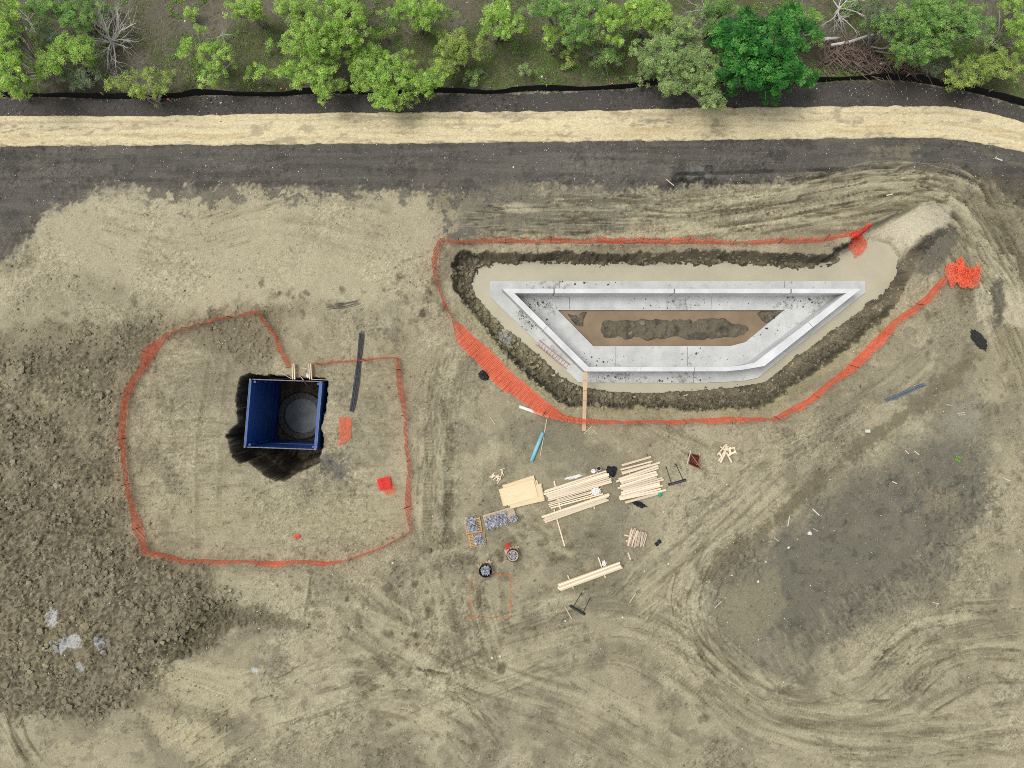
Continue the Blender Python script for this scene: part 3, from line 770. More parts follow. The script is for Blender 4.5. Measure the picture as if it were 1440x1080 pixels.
M['soil'] = mat('site_soil', (0.3, 0.27, 0.16), 0.95, 0.26, 11.0, bump=0.045, bscale=13, attr='soil', spec=0.08, coords='World')
for nd in M['soil'].node_tree.nodes:
    if nd.type == 'TEX_NOISE': nd.inputs['Roughness'].default_value = 0.8
nx, ny = len(gx), len(gy)
ii = np.arange(nx * ny).reshape(ny, nx)
F = np.stack([ii[:-1, :-1], ii[:-1, 1:], ii[1:, 1:], ii[1:, :-1]], -1).reshape(-1, 4)
ground = np_mesh('ground', np.stack([X, Y, Hh], -1).reshape(-1, 3), F, M['soil'], smooth=True, col=ALB.reshape(-1, 3), cname='soil')
tag(ground, kind='structure')

# ------------------------------------------------------------------ straw path
pt = [(-900, 163), (0, 163), (200, 163), (480, 158), (800, 156), (960, 152), (1110, 150), (1300, 148.5), (1335, 149), (1372, 155), (1440, 171), (1700, 240)]
pb = [(-900, 206), (0, 206), (200, 205), (480, 203), (700, 200.5), (960, 198), (1110, 196), (1290, 193.5), (1320, 194.5), (1372, 201), (1440, 214), (1700, 282)]
us_ = np.arange(-60, 1500, 1.5)
yt = np.interp(us_, [p[0] for p in pt], [p[1] for p in pt]); yb = np.interp(us_, [p[0] for p in pb], [p[1] for p in pb])
k = np.ones(15) / 15
yt = np.convolve(np.pad(yt, 7, 'edge'), k, 'valid'); yb = np.convolve(np.pad(yb, 7, 'edge'), k, 'valid')
yt = yt + fbm(us_ / 14, us_ * 0, 5, 91) * 4; yb = yb + fbm(us_ / 14, us_ * 0 + 5, 5, 92) * 4
K = 34
vv = np.linspace(0, 1, K)
PU = np.repeat(us_[:, None], K, 1); PV = yt[:, None] * (1 - vv) + yb[:, None] * vv
px_ = (PU - 720) / S; py_ = (540 - PV) / S
pz = gza(px_, py_) * 0.6 + 0.06 + 0.05 * np.sin(np.pi * vv)[None, :] ** 0.5 + fbm(px_ / 0.6, py_ / 0.2, 4, 93) * 0.05
pz[:, 0] -= 0.09; pz[:, -1] -= 0.09
pc = np.array(srgb(216, 202, 164)) * np.ones(px_.shape + (3,))
st = fbm(px_ / 5, vv[None, :] * 9 + 0 * px_, 4, 94); st2 = fbm(px_ / 0.5, py_ / 0.13, 4, 95)
def pl(c, a):
    global pc
    pc = pc * (1 - a[..., None]) + np.array(c) * a[..., None]
pl(srgb(206, 182, 136), sm(0.0, 0.2, st) * 0.7 * np.exp(-((vv - 0.62) / 0.2) ** 2)[None, :])
pl(srgb(140, 128, 106), sm(0.08, 0.3, st2 + 0.5 * st) * 0.6)
for a, b, hw_, q in ((40, 0.42, 90, .8), (150, 0.4, 60, .5), (905, 0.42, 60, .75), (940, .4, 40, .6), (1060, .35, 90, .5), (1345, 0.45, 40, .6), (560, .2, 120, .4)):
    pl(srgb(122, 116, 104), np.exp(-((PU - a) / hw_) ** 2) * np.exp(-((vv - b) / 0.14) ** 2)[None, :] * sm(-0.1, 0.2, st2 + st * .6) * q)
pl(srgb(122, 116, 100), ((np.abs(vv - 0.95) < 0.06)[None, :] * sm(0, 0.2, st2)) * 0.5)
for cv in (0.22, 0.42, 0.66, 0.84):
    pl(srgb(186, 168, 128) if cv > .5 else srgb(176, 162, 130), np.exp(-((vv - cv) / 0.05) ** 2)[None, :] * sm(-0.15, 0.2, st + .3 * st2) * 0.55)
st3 = fbm(px_ / 1.2, py_ / 0.5, 5, 997)
pl(srgb(146, 136, 114), sm(0.14, 0.22, st3) * 0.55)
pc *= (1 + st2 * 0.45 + RNG.normal(0, .06, st2.shape))[..., None]
ii = np.arange(px_.size).reshape(px_.shape)
F = np.stack([ii[:-1, :-1], ii[:-1, 1:], ii[1:, 1:], ii[1:, :-1]], -1).reshape(-1, 4)[:, ::-1]
M['straw'] = mat('straw_cover', (0.6, 0.5, 0.3), 0.9, 0.20, 16.0, bump=0.02, bscale=30, attr='soil', spec=0.1, coords='World', stretch=(0.45, 1.3, 1))
tag(np_mesh('straw_path', np.stack([px_, py_, pz], -1).reshape(-1, 3), F, M['straw'], smooth=True, col=pc.reshape(-1, 3), cname='soil'), kind='structure')

# ------------------------------------------------------------------ water
def water_ring(name, outer, hole, z, m):
    bm = bmesh.new(); ed = []
    for loop in [outer] + ([hole] if hole else []):
        vs = [bm.verts.new((p[0], p[1], z)) for p in loop]
        ed += [bm.edges.new((vs[i], vs[(i + 1) % len(vs)])) for i in range(len(vs))]
    bmesh.ops.triangle_fill(bm, edges=ed, use_beauty=True)
    bmesh.ops.recalc_face_normals(bm, faces=bm.faces)
    if bm.faces and sum(f.normal.z for f in bm.faces) < 0: bmesh.ops.reverse_faces(bm, faces=bm.faces)
    me = bpy.data.meshes.new(name); bm.to_mesh(me); bm.free()
    return tag(link_mesh(name, me, m), kind='structure')
def W2(poly): return [((u - 720) / S, (540 - v) / S) for u, v in poly]
def inset(poly, d):
    c = Vector((sum(p[0] for p in poly) / len(poly), sum(p[1] for p in poly) / len(poly)))
    out = []
    for i, p in enumerate(poly):
        a = Vector(poly[i - 1]); b = Vector(p); e = Vector(poly[(i + 1) % len(poly)])
        n1 = Vector((-(b - a).y, (b - a).x)).normalized(); n2 = Vector((-(e - b).y, (e - b).x)).normalized()
        n = (n1 + n2); n.normalize()
        k = d / max(0.35, n.dot(n1))
        out.append((b.x + n.x * k, b.y + n.y * k))
    return out
slab_w = [tuple(P(a, b, -1.7).xy) for a, b in SLAB_OUT]
def ccw(p): return p if sum(p[i - 1][0] * p[i][1] - p[i][0] * p[i - 1][1] for i in range(len(p))) > 0 else p[::-1]
shore_big = inset(ccw(W2(T_SHORE)), -0.35)
water_ring('trench_water', shore_big, inset(ccw(slab_w), 0.12), ZW, M['water'])
hole_w = [tuple(P(a, b, -1.7).xy) for a, b in HOLE]
water_ring('basin_water', inset(ccw(hole_w), -0.12), None, -1.97, M['water_b'])

# ------------------------------------------------------------------ concrete basin
basin = empty('concrete_basin', (0, 0, 0))
tag(basin, 'pale concrete basin with low walls and wide footing standing in the flooded trench', 'basin')
bm = bmesh.new(); ed = []
for loop in (slab_w, hole_w):
    vs = [bm.verts.new((p[0], p[1], -1.7)) for p in loop]
    ed += [bm.edges.new((vs[i], vs[(i + 1) % len(vs)])) for i in range(len(vs))]
bmesh.ops.triangle_fill(bm, edges=ed, use_beauty=True)
r = bmesh.ops.extrude_face_region(bm, geom=bm.faces[:])
bmesh.ops.translate(bm, vec=(0, 0, -0.5), verts=[e for e in r['geom'] if isinstance(e, bmesh.types.BMVert)])
bmesh.ops.recalc_face_normals(bm, faces=bm.faces)
me = bpy.data.meshes.new('footing'); bm.to_mesh(me); bm.free()
link_mesh('footing', me, M['slab'], basin)
WT = 0.15
for a, b, c, d in ((787, 395.5, 787, 405), (1103, 395.5, 1103, 405), (938, 418, 938, 435.5), (801, 418, 801, 435.5), (966.5, 487.5, 966.5, 515), (866, 487.5, 866, 515), (975, 523, 975, 538), (880, 523, 880, 537.5), (1000, 418, 1000, 435.5), (735, 449, 741, 443), (764, 453, 810, 499)):
    p, q = P(a, b, -1.7), P(c, d, -1.7)
    if abs(a - c) > 20: continue
    dr = q - p
    MB().box(((p + q) / 2 + Vector((0, 0, 0.002))), (dr.length, 0.035, 0.008), math.atan2(dr.y, dr.x)).build('slab_joint', M['box_edge'], basin)
wo_ = [(706, 406), (1211, 406), (1075, 514.6), (1045, 519.8), (1020, 522.2), (822.4, 522.4)]
wi_ = [(723.3, 412.3), (1190, 412.3), (1061, 510), (1043, 513.8), (1020, 516), (828, 516.2)]
PW = lambda p: P(p[0], p[1], WT).xy
segs = []
def lerp(a, b, t): return (a[0] + (b[0] - a[0]) * t, a[1] + (b[1] - a[1]) * t)
def perp(i, j, t):
    "the point of the inner wall line straight across from t on the outer line"
    a, b = Vector(wo_[i]), Vector(wo_[j]); c, d = Vector(wi_[i]), Vector(wi_[j]); p = a.lerp(b, t)
    if t <= 0: return tuple(c)
    if t >= 1: return tuple(d)
    u = (b - a); k = (p - c).dot(u) / (d - c).dot(u)
    return tuple(c.lerp(d, k))
def cutwall(i, j, cuts):
    ts = [0] + cuts + [1]
    for a, b in zip(ts[:-1], ts[1:]):
        e = 0.0018
        a2 = a + (e if a > 0 else 0); b2 = b - (e if b < 1 else 0)
        segs.append([lerp(wo_[i], wo_[j], a2), lerp(wo_[i], wo_[j], b2), perp(i, j, b2), perp(i, j, a2)])
cutwall(0, 1, [0.145, 0.48, 0.805]); cutwall(1, 2, [0.5]); cutwall(2, 3, []); cutwall(3, 4, []); cutwall(4, 5, [0.22, 0.6]); cutwall(5, 0, [0.5])
for sg in segs:
    MB().prism([tuple(PW(p)) for p in sg], -1.698, WT).build('wall_panel', M['wall_c'], basin)
jb = MB()
for i, j, cuts in ((0, 1, [0.145, 0.48, 0.805]), (1, 2, [0.5]), (4, 5, [0.22, 0.6]), (5, 0, [0.5])):
    for t in cuts:
        a = PW(lerp(wo_[i], wo_[j], t)); b = PW(perp(i, j, t)); d = (b - a).normalized()
        a2 = a + d * 0.02; b2 = b - d * 0.02; nrm = Vector((-d.y, d.x)) * 0.06
        jbx = MB().prism([tuple(a2 + nrm), tuple(b2 + nrm), tuple(b2 - nrm), tuple(a2 - nrm)], -1.69, WT - 0.02)
        jbx.build('joint_filler', M['box_edge'], basin)

# ------------------------------------------------------------------ trench box in its pit, manhole base below
tb = empty('trench_box', (0, 0, 0))
tag(tb, 'blue steel trench box with square open top sunk in a dark pit', 'trench box')
c4 = [Vector(p.xy) for p in BXW]
cen = sum(c4, Vector((0, 0))) / 4
def panel(a, b, th, z0, z1, name, m, inward=True):
    d = (b - a).normalized(); n = Vector((-d.y, d.x))
    if (cen - a).dot(n) < 0: n = -n
    return MB().prism([tuple(a), tuple(b), tuple(b + n * th), tuple(a + n * th)], z0, z1).build(name, m, tb)
TL, TR, BR, BL = c4
ZB = -6.5
for z0, z1 in ((ZB, -3.12), (-3.10, 0.28)):
    panel(TL, BL, 0.16, z0, z1, 'side_panel', M['box_blue'])
    panel(TR, BR, 0.22, z0, z1, 'side_panel', M['box_blue'])
dx = (TR - TL).normalized()
for a, b in ((TL + dx * 0.163, TR - dx * 0.223), (BL + dx * 0.163, BR - dx * 0.223)):
    for z0, z1 in ((ZB + .3, -3.3), (-2.9, 0.18)):
        panel(a, b, 0.07, z0, z1, 'end_plate', M['box_blue'])
dyv = (BL - TL).normalized()
for a, b, nm in ((TL, BL, 1), (TR, BR, -1)):
    for z in (-5.6, -4.6, -3.6, -2.4, -1.4, -0.4):
        a2 = a + dx * nm * (0.165 if nm > 0 else 0.225); b2 = b + dx * nm * (0.165 if nm > 0 else 0.225)
        MB().prism([tuple(a2 + dyv * .3), tuple(b2 - dyv * .3), tuple(b2 - dyv * .3 + dx * nm * .035), tuple(a2 + dyv * .3 + dx * nm * .035)], z - 0.06, z + 0.06).build('rib', M['box_blue'], tb)
for cnr, sx, sy in ((TL, 1, 1), (TR, -1, 1), (BR, -1, -1), (BL, 1, -1)):
    q = cnr + dx * sx * 0.33 + dyv * sy * 0.2
    for z0, z1 in ((-6.2, -5.6), (-4, -3.4), (-2.6, -2.0), (-0.7, 0.1)):
        MB().lathe([(0.085, z0), (0.085, z1)], 8, (q.x, q.y, 0)).build('corner_socket', M['box_blue'], tb)
    q2 = cnr + dx * sx * 0.10 + dyv * sy * 0.06
    MB().lathe([(0.05, 0.281), (0.05, 0.36), (0.075, 0.362), (0.075, 0.40)], 8, (q2.x, q2.y, 0)).build('corner_pin', M['box_edge'], tb)
for a, b, th in ((TL, BL, 0.16), (TR, BR, 0.22)):
    d = (b - a).normalized(); n = Vector((-d.y, d.x))
    if (cen - a).dot(n) < 0: n = -n
    MB().prism([tuple(a + n * .001), tuple(b + n * .001), tuple(b + n * .035), tuple(a + n * .035)], 0.281, 0.30).build('worn_edge', M['box_edge'], tb)
for a, b, off in ((TL + dx * .17, TR - dx * .23, 1), (BL + dx * .17, BR - dx * .23, -1)):
    n = dyv * off
    MB().prism([tuple(a + n * .002), tuple(b + n * .002), tuple(b + n * .06), tuple(a + n * .06)], 0.182, 0.20).build('worn_edge', M['box_edge'], tb)

mc = P(424.4, 584.5, -6.3)
mh = empty('manhole_base', (mc.x, mc.y, -6.6))
tag(mh, 'round grey concrete manhole base at the bottom of the blue trench box', 'manhole')
MB().lathe([(1.38, 0.0), (1.84, 0.0), (1.84, 0.38), (1.80, 0.42), (1.40, 0.42), (1.38, 0.40), (1.38, 0.0)], 48).build('riser_ring', M['riser'], mh)
for k in range(24):
    t = k * math.pi / 12
    MB().box((1.60 * math.cos(t), 1.60 * math.sin(t), 0.43), (0.36, 0.035, 0.025), t).build('step_key', M['box_edge'], mh)
MB().lathe([(0.0, 0.0), (1.37, 0.0), (1.37, 0.16), (0.0, 0.16)], 40).build('base_slab', M['riser_floor'], mh)

# ------------------------------------------------------------------ netting
def net_mesh(name, A, m, parent, du=0.62, dv=0.62):
    "A: grid of points (nu, nv, 3). strands both ways, with real holes"
    nu, nv = A.shape[:2]
    B = A.reshape(-1, 3); vs = []; fs = []; n = 0
    A1 = A[:, :-1]; A2 = A[:, 1:]
    lo = A1; hi = A1 + (A2 - A1) * du               # ribbons along u
    v = np.stack([lo, hi], 2)                        # nu, nv-1, 2, 3
    idx = np.arange(v[..., 0].size).reshape(v.shape[:3])
    f = np.stack([idx[:-1, :, 0], idx[1:, :, 0], idx[1:, :, 1], idx[:-1, :, 1]], -1).reshape(-1, 4)
    vs.append(v.reshape(-1, 3)); fs.append(f); n += v[..., 0].size
    A1 = A[:-1]; A2 = A[1:]
    v = np.stack([A1, A1 + (A2 - A1) * dv], 2)
    idx = np.arange(v[..., 0].size).reshape(v.shape[:3]) + n
    f = np.stack([idx[:, :-1, 0], idx[:, 1:, 0], idx[:, 1:, 1], idx[:, :-1, 1]], -1).reshape(-1, 4)
    vv = v.reshape(-1, 3).copy(); vv[:, 2] += 0.004
    vs.append(vv); fs.append(f)
    return np_mesh(name, np.concatenate(vs), np.concatenate(fs), m, parent)

def fence(name, label, pts, hpost, seed, posts_every=3.2):
    root = empty(name, (0, 0, 0)); tag(root, label, 'safety fence')
    rng = np.random.default_rng(seed)
    B = [on(p[0], p[1]) for p in pts]
    T = []
    for p, b in zip(pts, B):
        T.append(Vector((b.x + p[2] / S, b.y - p[3] / S, b.z + p[4])))
    seg = [(B[i + 1] - B[i]).length for i in range(len(B) - 1)]
    tot = sum(seg)
    st_ = 0.085; n = int(tot / st_)
    NV = 18
    cum = np.concatenate([[0], np.cumsum(seg)])
    A = np.zeros((n + 1, NV, 3))
    wav = np.convolve(rng.normal(0, 1, n + 41), np.ones(21) / 21, 'valid')[:n + 1]
    wav2 = np.convolve(rng.normal(0, 1, n + 41), np.ones(9) / 9, 'valid')[:n + 1]
    for i in range(n + 1):
        s_ = min(i * st_, tot - 1e-4); k = int(np.searchsorted(cum, s_, 'right') - 1); t = (s_ - cum[k]) / seg[k]
        b = B[k].lerp(B[k + 1], t); tp = T[k].lerp(T[k + 1], t)
        sag = 0.16 * math.sin(math.pi * ((s_ % posts_every) / posts_every))
        d = (B[k + 1] - B[k]).normalized(); nn = Vector((-d.y, d.x, 0))
        b = b + nn * (0.10 * wav[i]); b.z = gz(b.x, b.y) + 0.02
        tp = tp + nn * (0.35 * wav[i] + 0.10 * wav2[i]); tp.z = max(tp.z - sag * (tp.z - b.z), gz(tp.x, tp.y) + 0.05)
        for j in range(NV):
            q = b.lerp(tp, j / (NV - 1)); q += nn * (0.06 * math.sin(j * 0.65 + i * .055) * wav2[i])
            q.z += 0.07 * (j / NV) * math.sin(i * 1.4 + wav[i] * 30)
            gg = gz(q.x, q.y) + 0.03
            A[i, j] = (q.x, q.y, max(q.z, gg))
    net_mesh('netting', A, M['orange'], root, 0.40, 0.37)
    s_ = 0.0
    while s_ < tot:
        k = int(np.searchsorted(cum, s_, 'right') - 1); k = min(k, len(seg) - 1); t = (s_ - cum[k]) / seg[k]
        b = B[k].lerp(B[k + 1], t); tp = T[k].lerp(T[k + 1], t); up = (tp - b)
        e = b + up * (1.12); a = b - up * 0.12
        a.z = gz(b.x, b.y) - 0.25
        MB().tube([a + Vector((0, 0, 0)), e], 0.021, 6).build('post', M['post'], root)
        s_ += posts_every
    return root
F_LEFT = [(412, 516, -3, 1, 1.0), (392, 477, -2, 0, 1.0), (367, 441, 0, 0, 1.15), (300, 451, 1, 0, 0.95), (240, 467, 0, 2, 1.0), (221, 497, -9, -5, 0.9), (194, 533, -5, -2, 1.0), (181, 565, 0, 0, 1.05), (177, 615, 0, 0, 1.0), (178, 660, 0, 0, 1.0), (186, 700, 1, 0, 1.0), (200, 735, -3, 0, 1.0), (210, 774, 0, 0, 1.15), (262, 786, 0, 1, 0.9), (340, 789, 0, 3, 0.9), (420, 788, 0, 3, 0.9), (484, 789, 0, 2, 0.9), (540, 768, 1, 0, 0.9), (577, 746, 0, 0, 1.1), (579, 715, -7, 0, 1.0), (578, 661, -2, 0, 1.0), (573, 607, -2, 0, 1.0), (571, 559, -6, 0, 1.0), (561, 503, -1, 0, 1.15), (500, 509, 0, -2, 0.9), (440, 514, 0, -2, 1.0)]
fence('safety_fence', 'orange mesh safety fence on thin posts ringing the blue trench box pit', F_LEFT, 1.1, 3)
F_RIGHT = [(1218, 324, 2, -2, 0.7), (1203, 331, 0, -5, 0.9), (1160, 340, 0, -6, 0.9), (1105, 343, 0, -3, 1.0), (1020, 343, 0, -4, 0.9), (900, 343, 0, -6, 0.9), (800, 342, 0, -5, 0.9), (700, 342, 0, -3, 1.0), (622, 341, -1, -1, 1.15), (617, 362, -4, 0, 0.9), (615, 390, -1, 0, 1.0), (624, 420, -2, 1, 0.9), (638, 449, -1, 2, 1.0), (658, 463, -13, 12, 0.6), (690, 494, -20, 19, 0.4), (726, 530, -19, 20, 0.35), (765, 562, -14, 17, 0.45), (795, 583, -4, 9, 0.8), (821, 589, 0, 8, 0.8), (870, 592, 0, 4, 1.0), (950, 590, 0, 4, 0.9), (1020, 586, 0, 8, 0.8), (1084, 588, 0, 3, 1.15), (1133, 561, 1, 7, 0.9), (1178, 526, 2, 5, 1.0), (1222, 484, 11, 5, 0.8), (1256, 450, 2, 5, 1.0), (1295, 421, 0, 4, 1.0), (1322, 391, 2, 2, 1.1)]
fence('safety_fence', 'orange mesh safety fence leaning around the flooded trench of the concrete basin', F_RIGHT, 1.1, 4)

def net_pile(label, corners, layers, m, rough, name='fence_netting', z=0.05, lift=0.25):
    root = empty(name, on(*corners[0])); root.location = (0, 0, 0)
    tag(root, label, 'netting')
    rng = np.random.default_rng(abs(hash(label)) % 1000 if False else len(label) * 7)
    c = [P(a, b) for a, b in corners]
    for l in range(layers):
        nu, nv = 30, 30
        A = np.zeros((nu, nv, 3)); sh = rng.normal(0, rough * 0.5, 2) * (l > 0)
        for i in range(nu):
            for j in range(nv):
                a, b = i / (nu - 1), j / (nv - 1)
                q = c[0].lerp(c[1], a).lerp(c[3].lerp(c[2], a), b)
                A[i, j] = (q.x + sh[0], q.y + sh[1], 0)
        nzx = fbm(A[..., 0] / .5 + l * 7, A[..., 1] / .5, 3, 5 + l); nzy = fbm(A[..., 0] / .5 + 9, A[..., 1] / .5 - l * 5, 3, 15 + l)
        A[..., 0] += nzx * rough; A[..., 1] += nzy * rough
        w1 = fbm(A[..., 0] / 1.1 + l * 3, A[..., 1] / 1.1, 2, 35 + l); w2 = fbm(A[..., 0] / 1.1, A[..., 1] / 1.1 + l * 5, 2, 45 + l)
        A[..., 0] += w1 * rough * 2.2; A[..., 1] += w2 * rough * 2.2
        zz = fbm(A[..., 0] / .4, A[..., 1] / .4, 3, 25 + l) + 0.5
        A[..., 2] = gza(A[..., 0], A[..., 1]) + z + zz * lift + l * 0.05
        net_mesh('netting', A, M['orange'] if l == 0 else m, root, 0.36 if layers > 1 else .28, 0.36 if layers > 1 else .28)
    return root
net_pile('flat orange netting sheet lying on bare dirt right of the trench box', [(476, 588), (496, 588), (495, 615), (476, 630)], 1, M['orange'], 0.15, lift=0.08)
net_pile('bright red folded netting bundle inside the right corner of the left fence', [(530, 674), (549, 670), (551, 684), (534, 689)], 4, M['red'], 0.08, lift=0.10)
net_pile('thin loose red net edge spread under the folded red bundle', [(536, 680), (553, 678), (557, 692), (541, 695)], 1, M['orange'], 0.1, z=0.02, lift=0.05)
net_pile('bunched orange netting heap at the loose end of the right fence', [(1326, 372), (1352, 366), (1362, 396), (1334, 402)], 3, M['orange'], 0.75, lift=0.5)
net_pile('crumpled red netting heap at the upper fence end beside the muddy ramp', [(1192, 324), (1220, 313), (1233, 328), (1211, 345)], 2, M['red'], 0.75, lift=0.30)
net_pile('tiny red netting scrap alone on dirt near the lower fence line', [(415, 751), (422, 750), (423, 756), (416, 757)], 2, M['orange'], 0.05, lift=0.05)

# ------------------------------------------------------------------ silt fence
sf = smooth_line([(-80, 138), (0, 137), (70, 136.5), (150, 139.5), (200, 139), (250, 138), (290, 134), (380, 136), (430, 133), (480, 132), (560, 134), (620, 131), (690, 132.5), (740, 129), (800, 128), (880, 125), (930, 119), (1000, 118), (1060, 119), (1130, 117), (1200, 113), (1270, 114), (1330, 123), (1370, 131), (1440, 150), (1500, 168)], 8)
root = empty('silt_fence', (0, 0, 0)); tag(root, 'long low black silt fence between straw path and brush', 'silt fence')
mb = MB(); vs = []; n = len(sf)
for i, (a, b) in enumerate(sf):
    q = on(a, b); h = 0.62 + 0.08 * math.sin(i * .7) + random.uniform(-.05, .05); ln = 0.10 + 0.08 * math.sin(i * 0.31)
    vs += [(q.x, q.y, q.z - 0.05), (q.x, q.y + ln, q.z + h), (q.x, q.y + ln + 0.03, q.z + h), (q.x, q.y + 0.03, q.z - 0.05)]
fs = []
for i in range(n - 1):
    for k in range(3): fs.append((i * 4 + k, i * 4 + k + 1, i * 4 + 4 + k + 1, i * 4 + 4 + k))
mb.add(vs, fs).build('fabric', M['silt'], root)
for i in range(0, n, 6):
    q = on(*sf[i]); MB().box((q.x, q.y + 0.16, q.z + 0.33), (0.05, 0.05, 0.95)).build('stake', M['stud'], root)

# ------------------------------------------------------------------ lumber
UB = MB().box((0, 0, 0), (1, 1, 1))
def unit(m, key):
    k = 'unit_' + key
    if k not in M:
        me = bpy.data.meshes.new('board'); me.from_pydata(UB.v, [], UB.f); me.materials.append(M[m]); M[k] = me
    return M[k]
def board(parent, c, L, wdt, th, ang, m='wood', name='board', tilt=0.0):
    o = link_mesh(name, unit(m, m), None, parent)
    o.location = c; o.scale = (L, wdt, th); o.rotation_euler = (0, tilt, ang)
    return o
def between(px0, py0, px1, py1):
    a, b = P(px0, py0), P(px1, py1)
    return (a + b) / 2, (b - a).length, math.atan2((b - a).y, (b - a).x)

def stack(label, rows, th, layers, m='wood', bearers=(), cat='lumber', name='lumber_stack', base=0.09, wj=0.0, dz=0.0):
    "rows: (px0,py0,px1,py1,width) of the top layer, photo pixels; lower layers follow beneath"
    mx = sum((r_[0] + r_[2]) / 2 for r_ in rows) / len(rows); my = sum((r_[1] + r_[3]) / 2 for r_ in rows) / len(rows)
    o0 = flat(mx, my, 22)
    root = empty(name, o0); tag(root, label, cat)
    for (a, b, c, d) in bearers:
        ce, L, an = between(a, b, c, d)
        board(root, (ce.x - o0.x, ce.y - o0.y, 0.035), L, 0.09, 0.09, an, m, 'bearer')
    for l in range(layers):
        for (a, b, c, d, wd) in rows:
            if l < layers - 1 and random.random() < 0.12: continue
            ce, L, an = between(a, b, c, d)
            j = 0.0 if l == layers - 1 else 1.0
            board(root, (ce.x - o0.x + random.uniform(-.05, .05) * j, ce.y - o0.y + random.uniform(-.02, .02) * j, base + th * (l + .5) + dz + 0.002 * l + random.uniform(0, .004)),
                  L * random.uniform(.97, 1.0), wd * (1 - wj * random.random()), th * 0.97, an + random.uniform(-.006, .006), m)
    return root
def rows_between(a0, a1, b0, b1, n, wd, jit=1.5, skew=0.4):
    "n boards spread from the line a0-a1 to the line b0-b1"
    out = []
    for k in range(n):
        t = k / (n - 1)
        p = lerp(a0, b0, t); q = lerp(a1, b1, t); dx_, dy_ = q[0] - p[0], q[1] - p[1]; l = math.hypot(dx_, dy_)
        e1, e2 = random.uniform(-jit, jit), random.uniform(-jit, jit)
        s1 = random.uniform(-skew, skew)
        out.append((p[0] + dx_ / l * e1, p[1] + dy_ / l * e1 + s1, q[0] + dx_ / l * e2, q[1] + dy_ / l * e2 - s1, wd))
    return out
stack('long pale lumber stack of neat boards with a white bucket at its upper edge', rows_between((764, 690), (852, 662), (772, 703), (859, 677), 8, 0.098, 2.6, .5), 0.09, 2, bearers=[(779, 676, 785, 702), (838, 660, 846, 684)])
stack('loose spread boards with gaps in the middle of the long lumber', [(769, 704, 838, 683, .10), (772, 707, 842, 688, .07), (771, 709.5, 845, 689, .08), (771, 712, 846, 692, .06), (774, 714, 848, 694, .09), (781, 703, 834, 687, .05)], 0.06, 1, bearers=[(783, 696, 788, 716)])
stack('thick pale lumber stack of wide boards with a long stake sticking out below', rows_between((762, 726), (854, 695), (766, 733), (855, 702), 4, 0.122, 2.6, .3), 0.09, 3, bearers=[(779, 716, 794, 768), (830, 700, 836, 715)])
stack('broad ragged stack of short pale boards beside the green ball', [(873, 654, 915, 642, .14), (872, 660, 917, 648, .11), (873, 664, 915, 652, .1), (874, 666, 927, 650, .12)] + rows_between((868, 673), (922, 656), (874, 702), (934, 688), 13, 0.118, 4.5, 0.8) + [(878, 706, 930, 692, .16)], 0.07, 2, bearers=[(884, 655, 890, 700), (912, 648, 918, 692)])
stack('narrow tidy bundle of long pale boards lying alone on two cross sticks', rows_between((784, 821), (872, 789), (786, 828), (874, 796), 4, 0.122, 1.5, .15), 0.10, 3, bearers=[(841, 783, 851, 812), (798, 808, 806, 827)])
D_rows = []
for k in range(15):
    x0 = 881.5 + k * 1.5; D_rows.append((x0 + random.uniform(-2.5, 1.5), 766 - k * .1 + random.uniform(-2, 3) + k * .2, x0 + 5 + random.uniform(-1, 1), 742 + k * .55 + random.uniform(-2.5, 1), random.choice((.05, .06, .08))))
M['stake'] = mat('pale_stake_wood', (0.66, 0.53, 0.40), 0.8, 0.2, 4.0, rand=0.45)
stack('square pile of short greyish stakes with ragged ends', D_rows, 0.05, 4, m='stake', bearers=[(878, 752, 905, 759), (880, 760, 902, 765)], name='stake_pile', cat='stakes', base=0.08)
# plywood
o0 = flat(733, 692, 26); root = empty('plywood_stack', o0)
tag(root, 'pile of pale plywood sheets with skewed sheets under the top one', 'plywood')
for k, (a, b, an, L, wd) in enumerate([(735, 693, 15.5, 2.44, 1.22), (740, 696, 12.0, 2.44, 1.22), (728, 693, 15, 2.44, 1.22), (732, 686.5, 18.0, 2.3, 1.22), (739, 697, 13, 2.44, 1.22), (730, 692, 16.5, 2.44, 1.22), (733.5, 693.5, 15.0, 2.1, 1.05)]):
    p = P(a, b); board(root, (p.x - o0.x, p.y - o0.y, 0.10 + 0.032 * k), L, wd, 0.03, math.radians(an), 'ply', 'sheet')
for (a, b, c, d) in ((712, 686, 722, 712), (742, 677, 752, 704)):
    ce, L, an = between(a, b, c, d); board(root, (ce.x - o0.x, ce.y - o0.y, 0.03), L, 0.09, 0.09, an, 'stud', 'bearer')

# scrap heap of offcuts
o0 = flat(1021, 636, 12); root = empty('scrap_wood_pile', o0)
tag(root, 'star shaped heap of short wood offcuts far right of the lumber', 'scrap wood')
for k, (a, b, c, d) in enumerate([(1010, 648, 1020, 634), (1014, 640, 1024, 627), (1008, 640, 1016, 630), (1021, 636, 1028, 650), (1012, 650, 1019, 637), (1012, 628, 1030, 637), (1020, 624, 1019, 633), (1031, 630, 1034, 638), (1016, 632, 1032, 629), (1008, 636, 1014, 642), (1022, 640, 1033, 634), (1011, 634, 1018, 626), (1025, 628, 1024, 640), (1014, 645, 1010, 636)]):
    ce, L, an = between(a, b, c, d)
    board(root, (ce.x - o0.x, ce.y - o0.y, 0.04 + 0.022 * k), max(L, .4), random.choice((.09, .12)), 0.04, an, 'wood', 'offcut', tilt=random.uniform(-.12, .12))
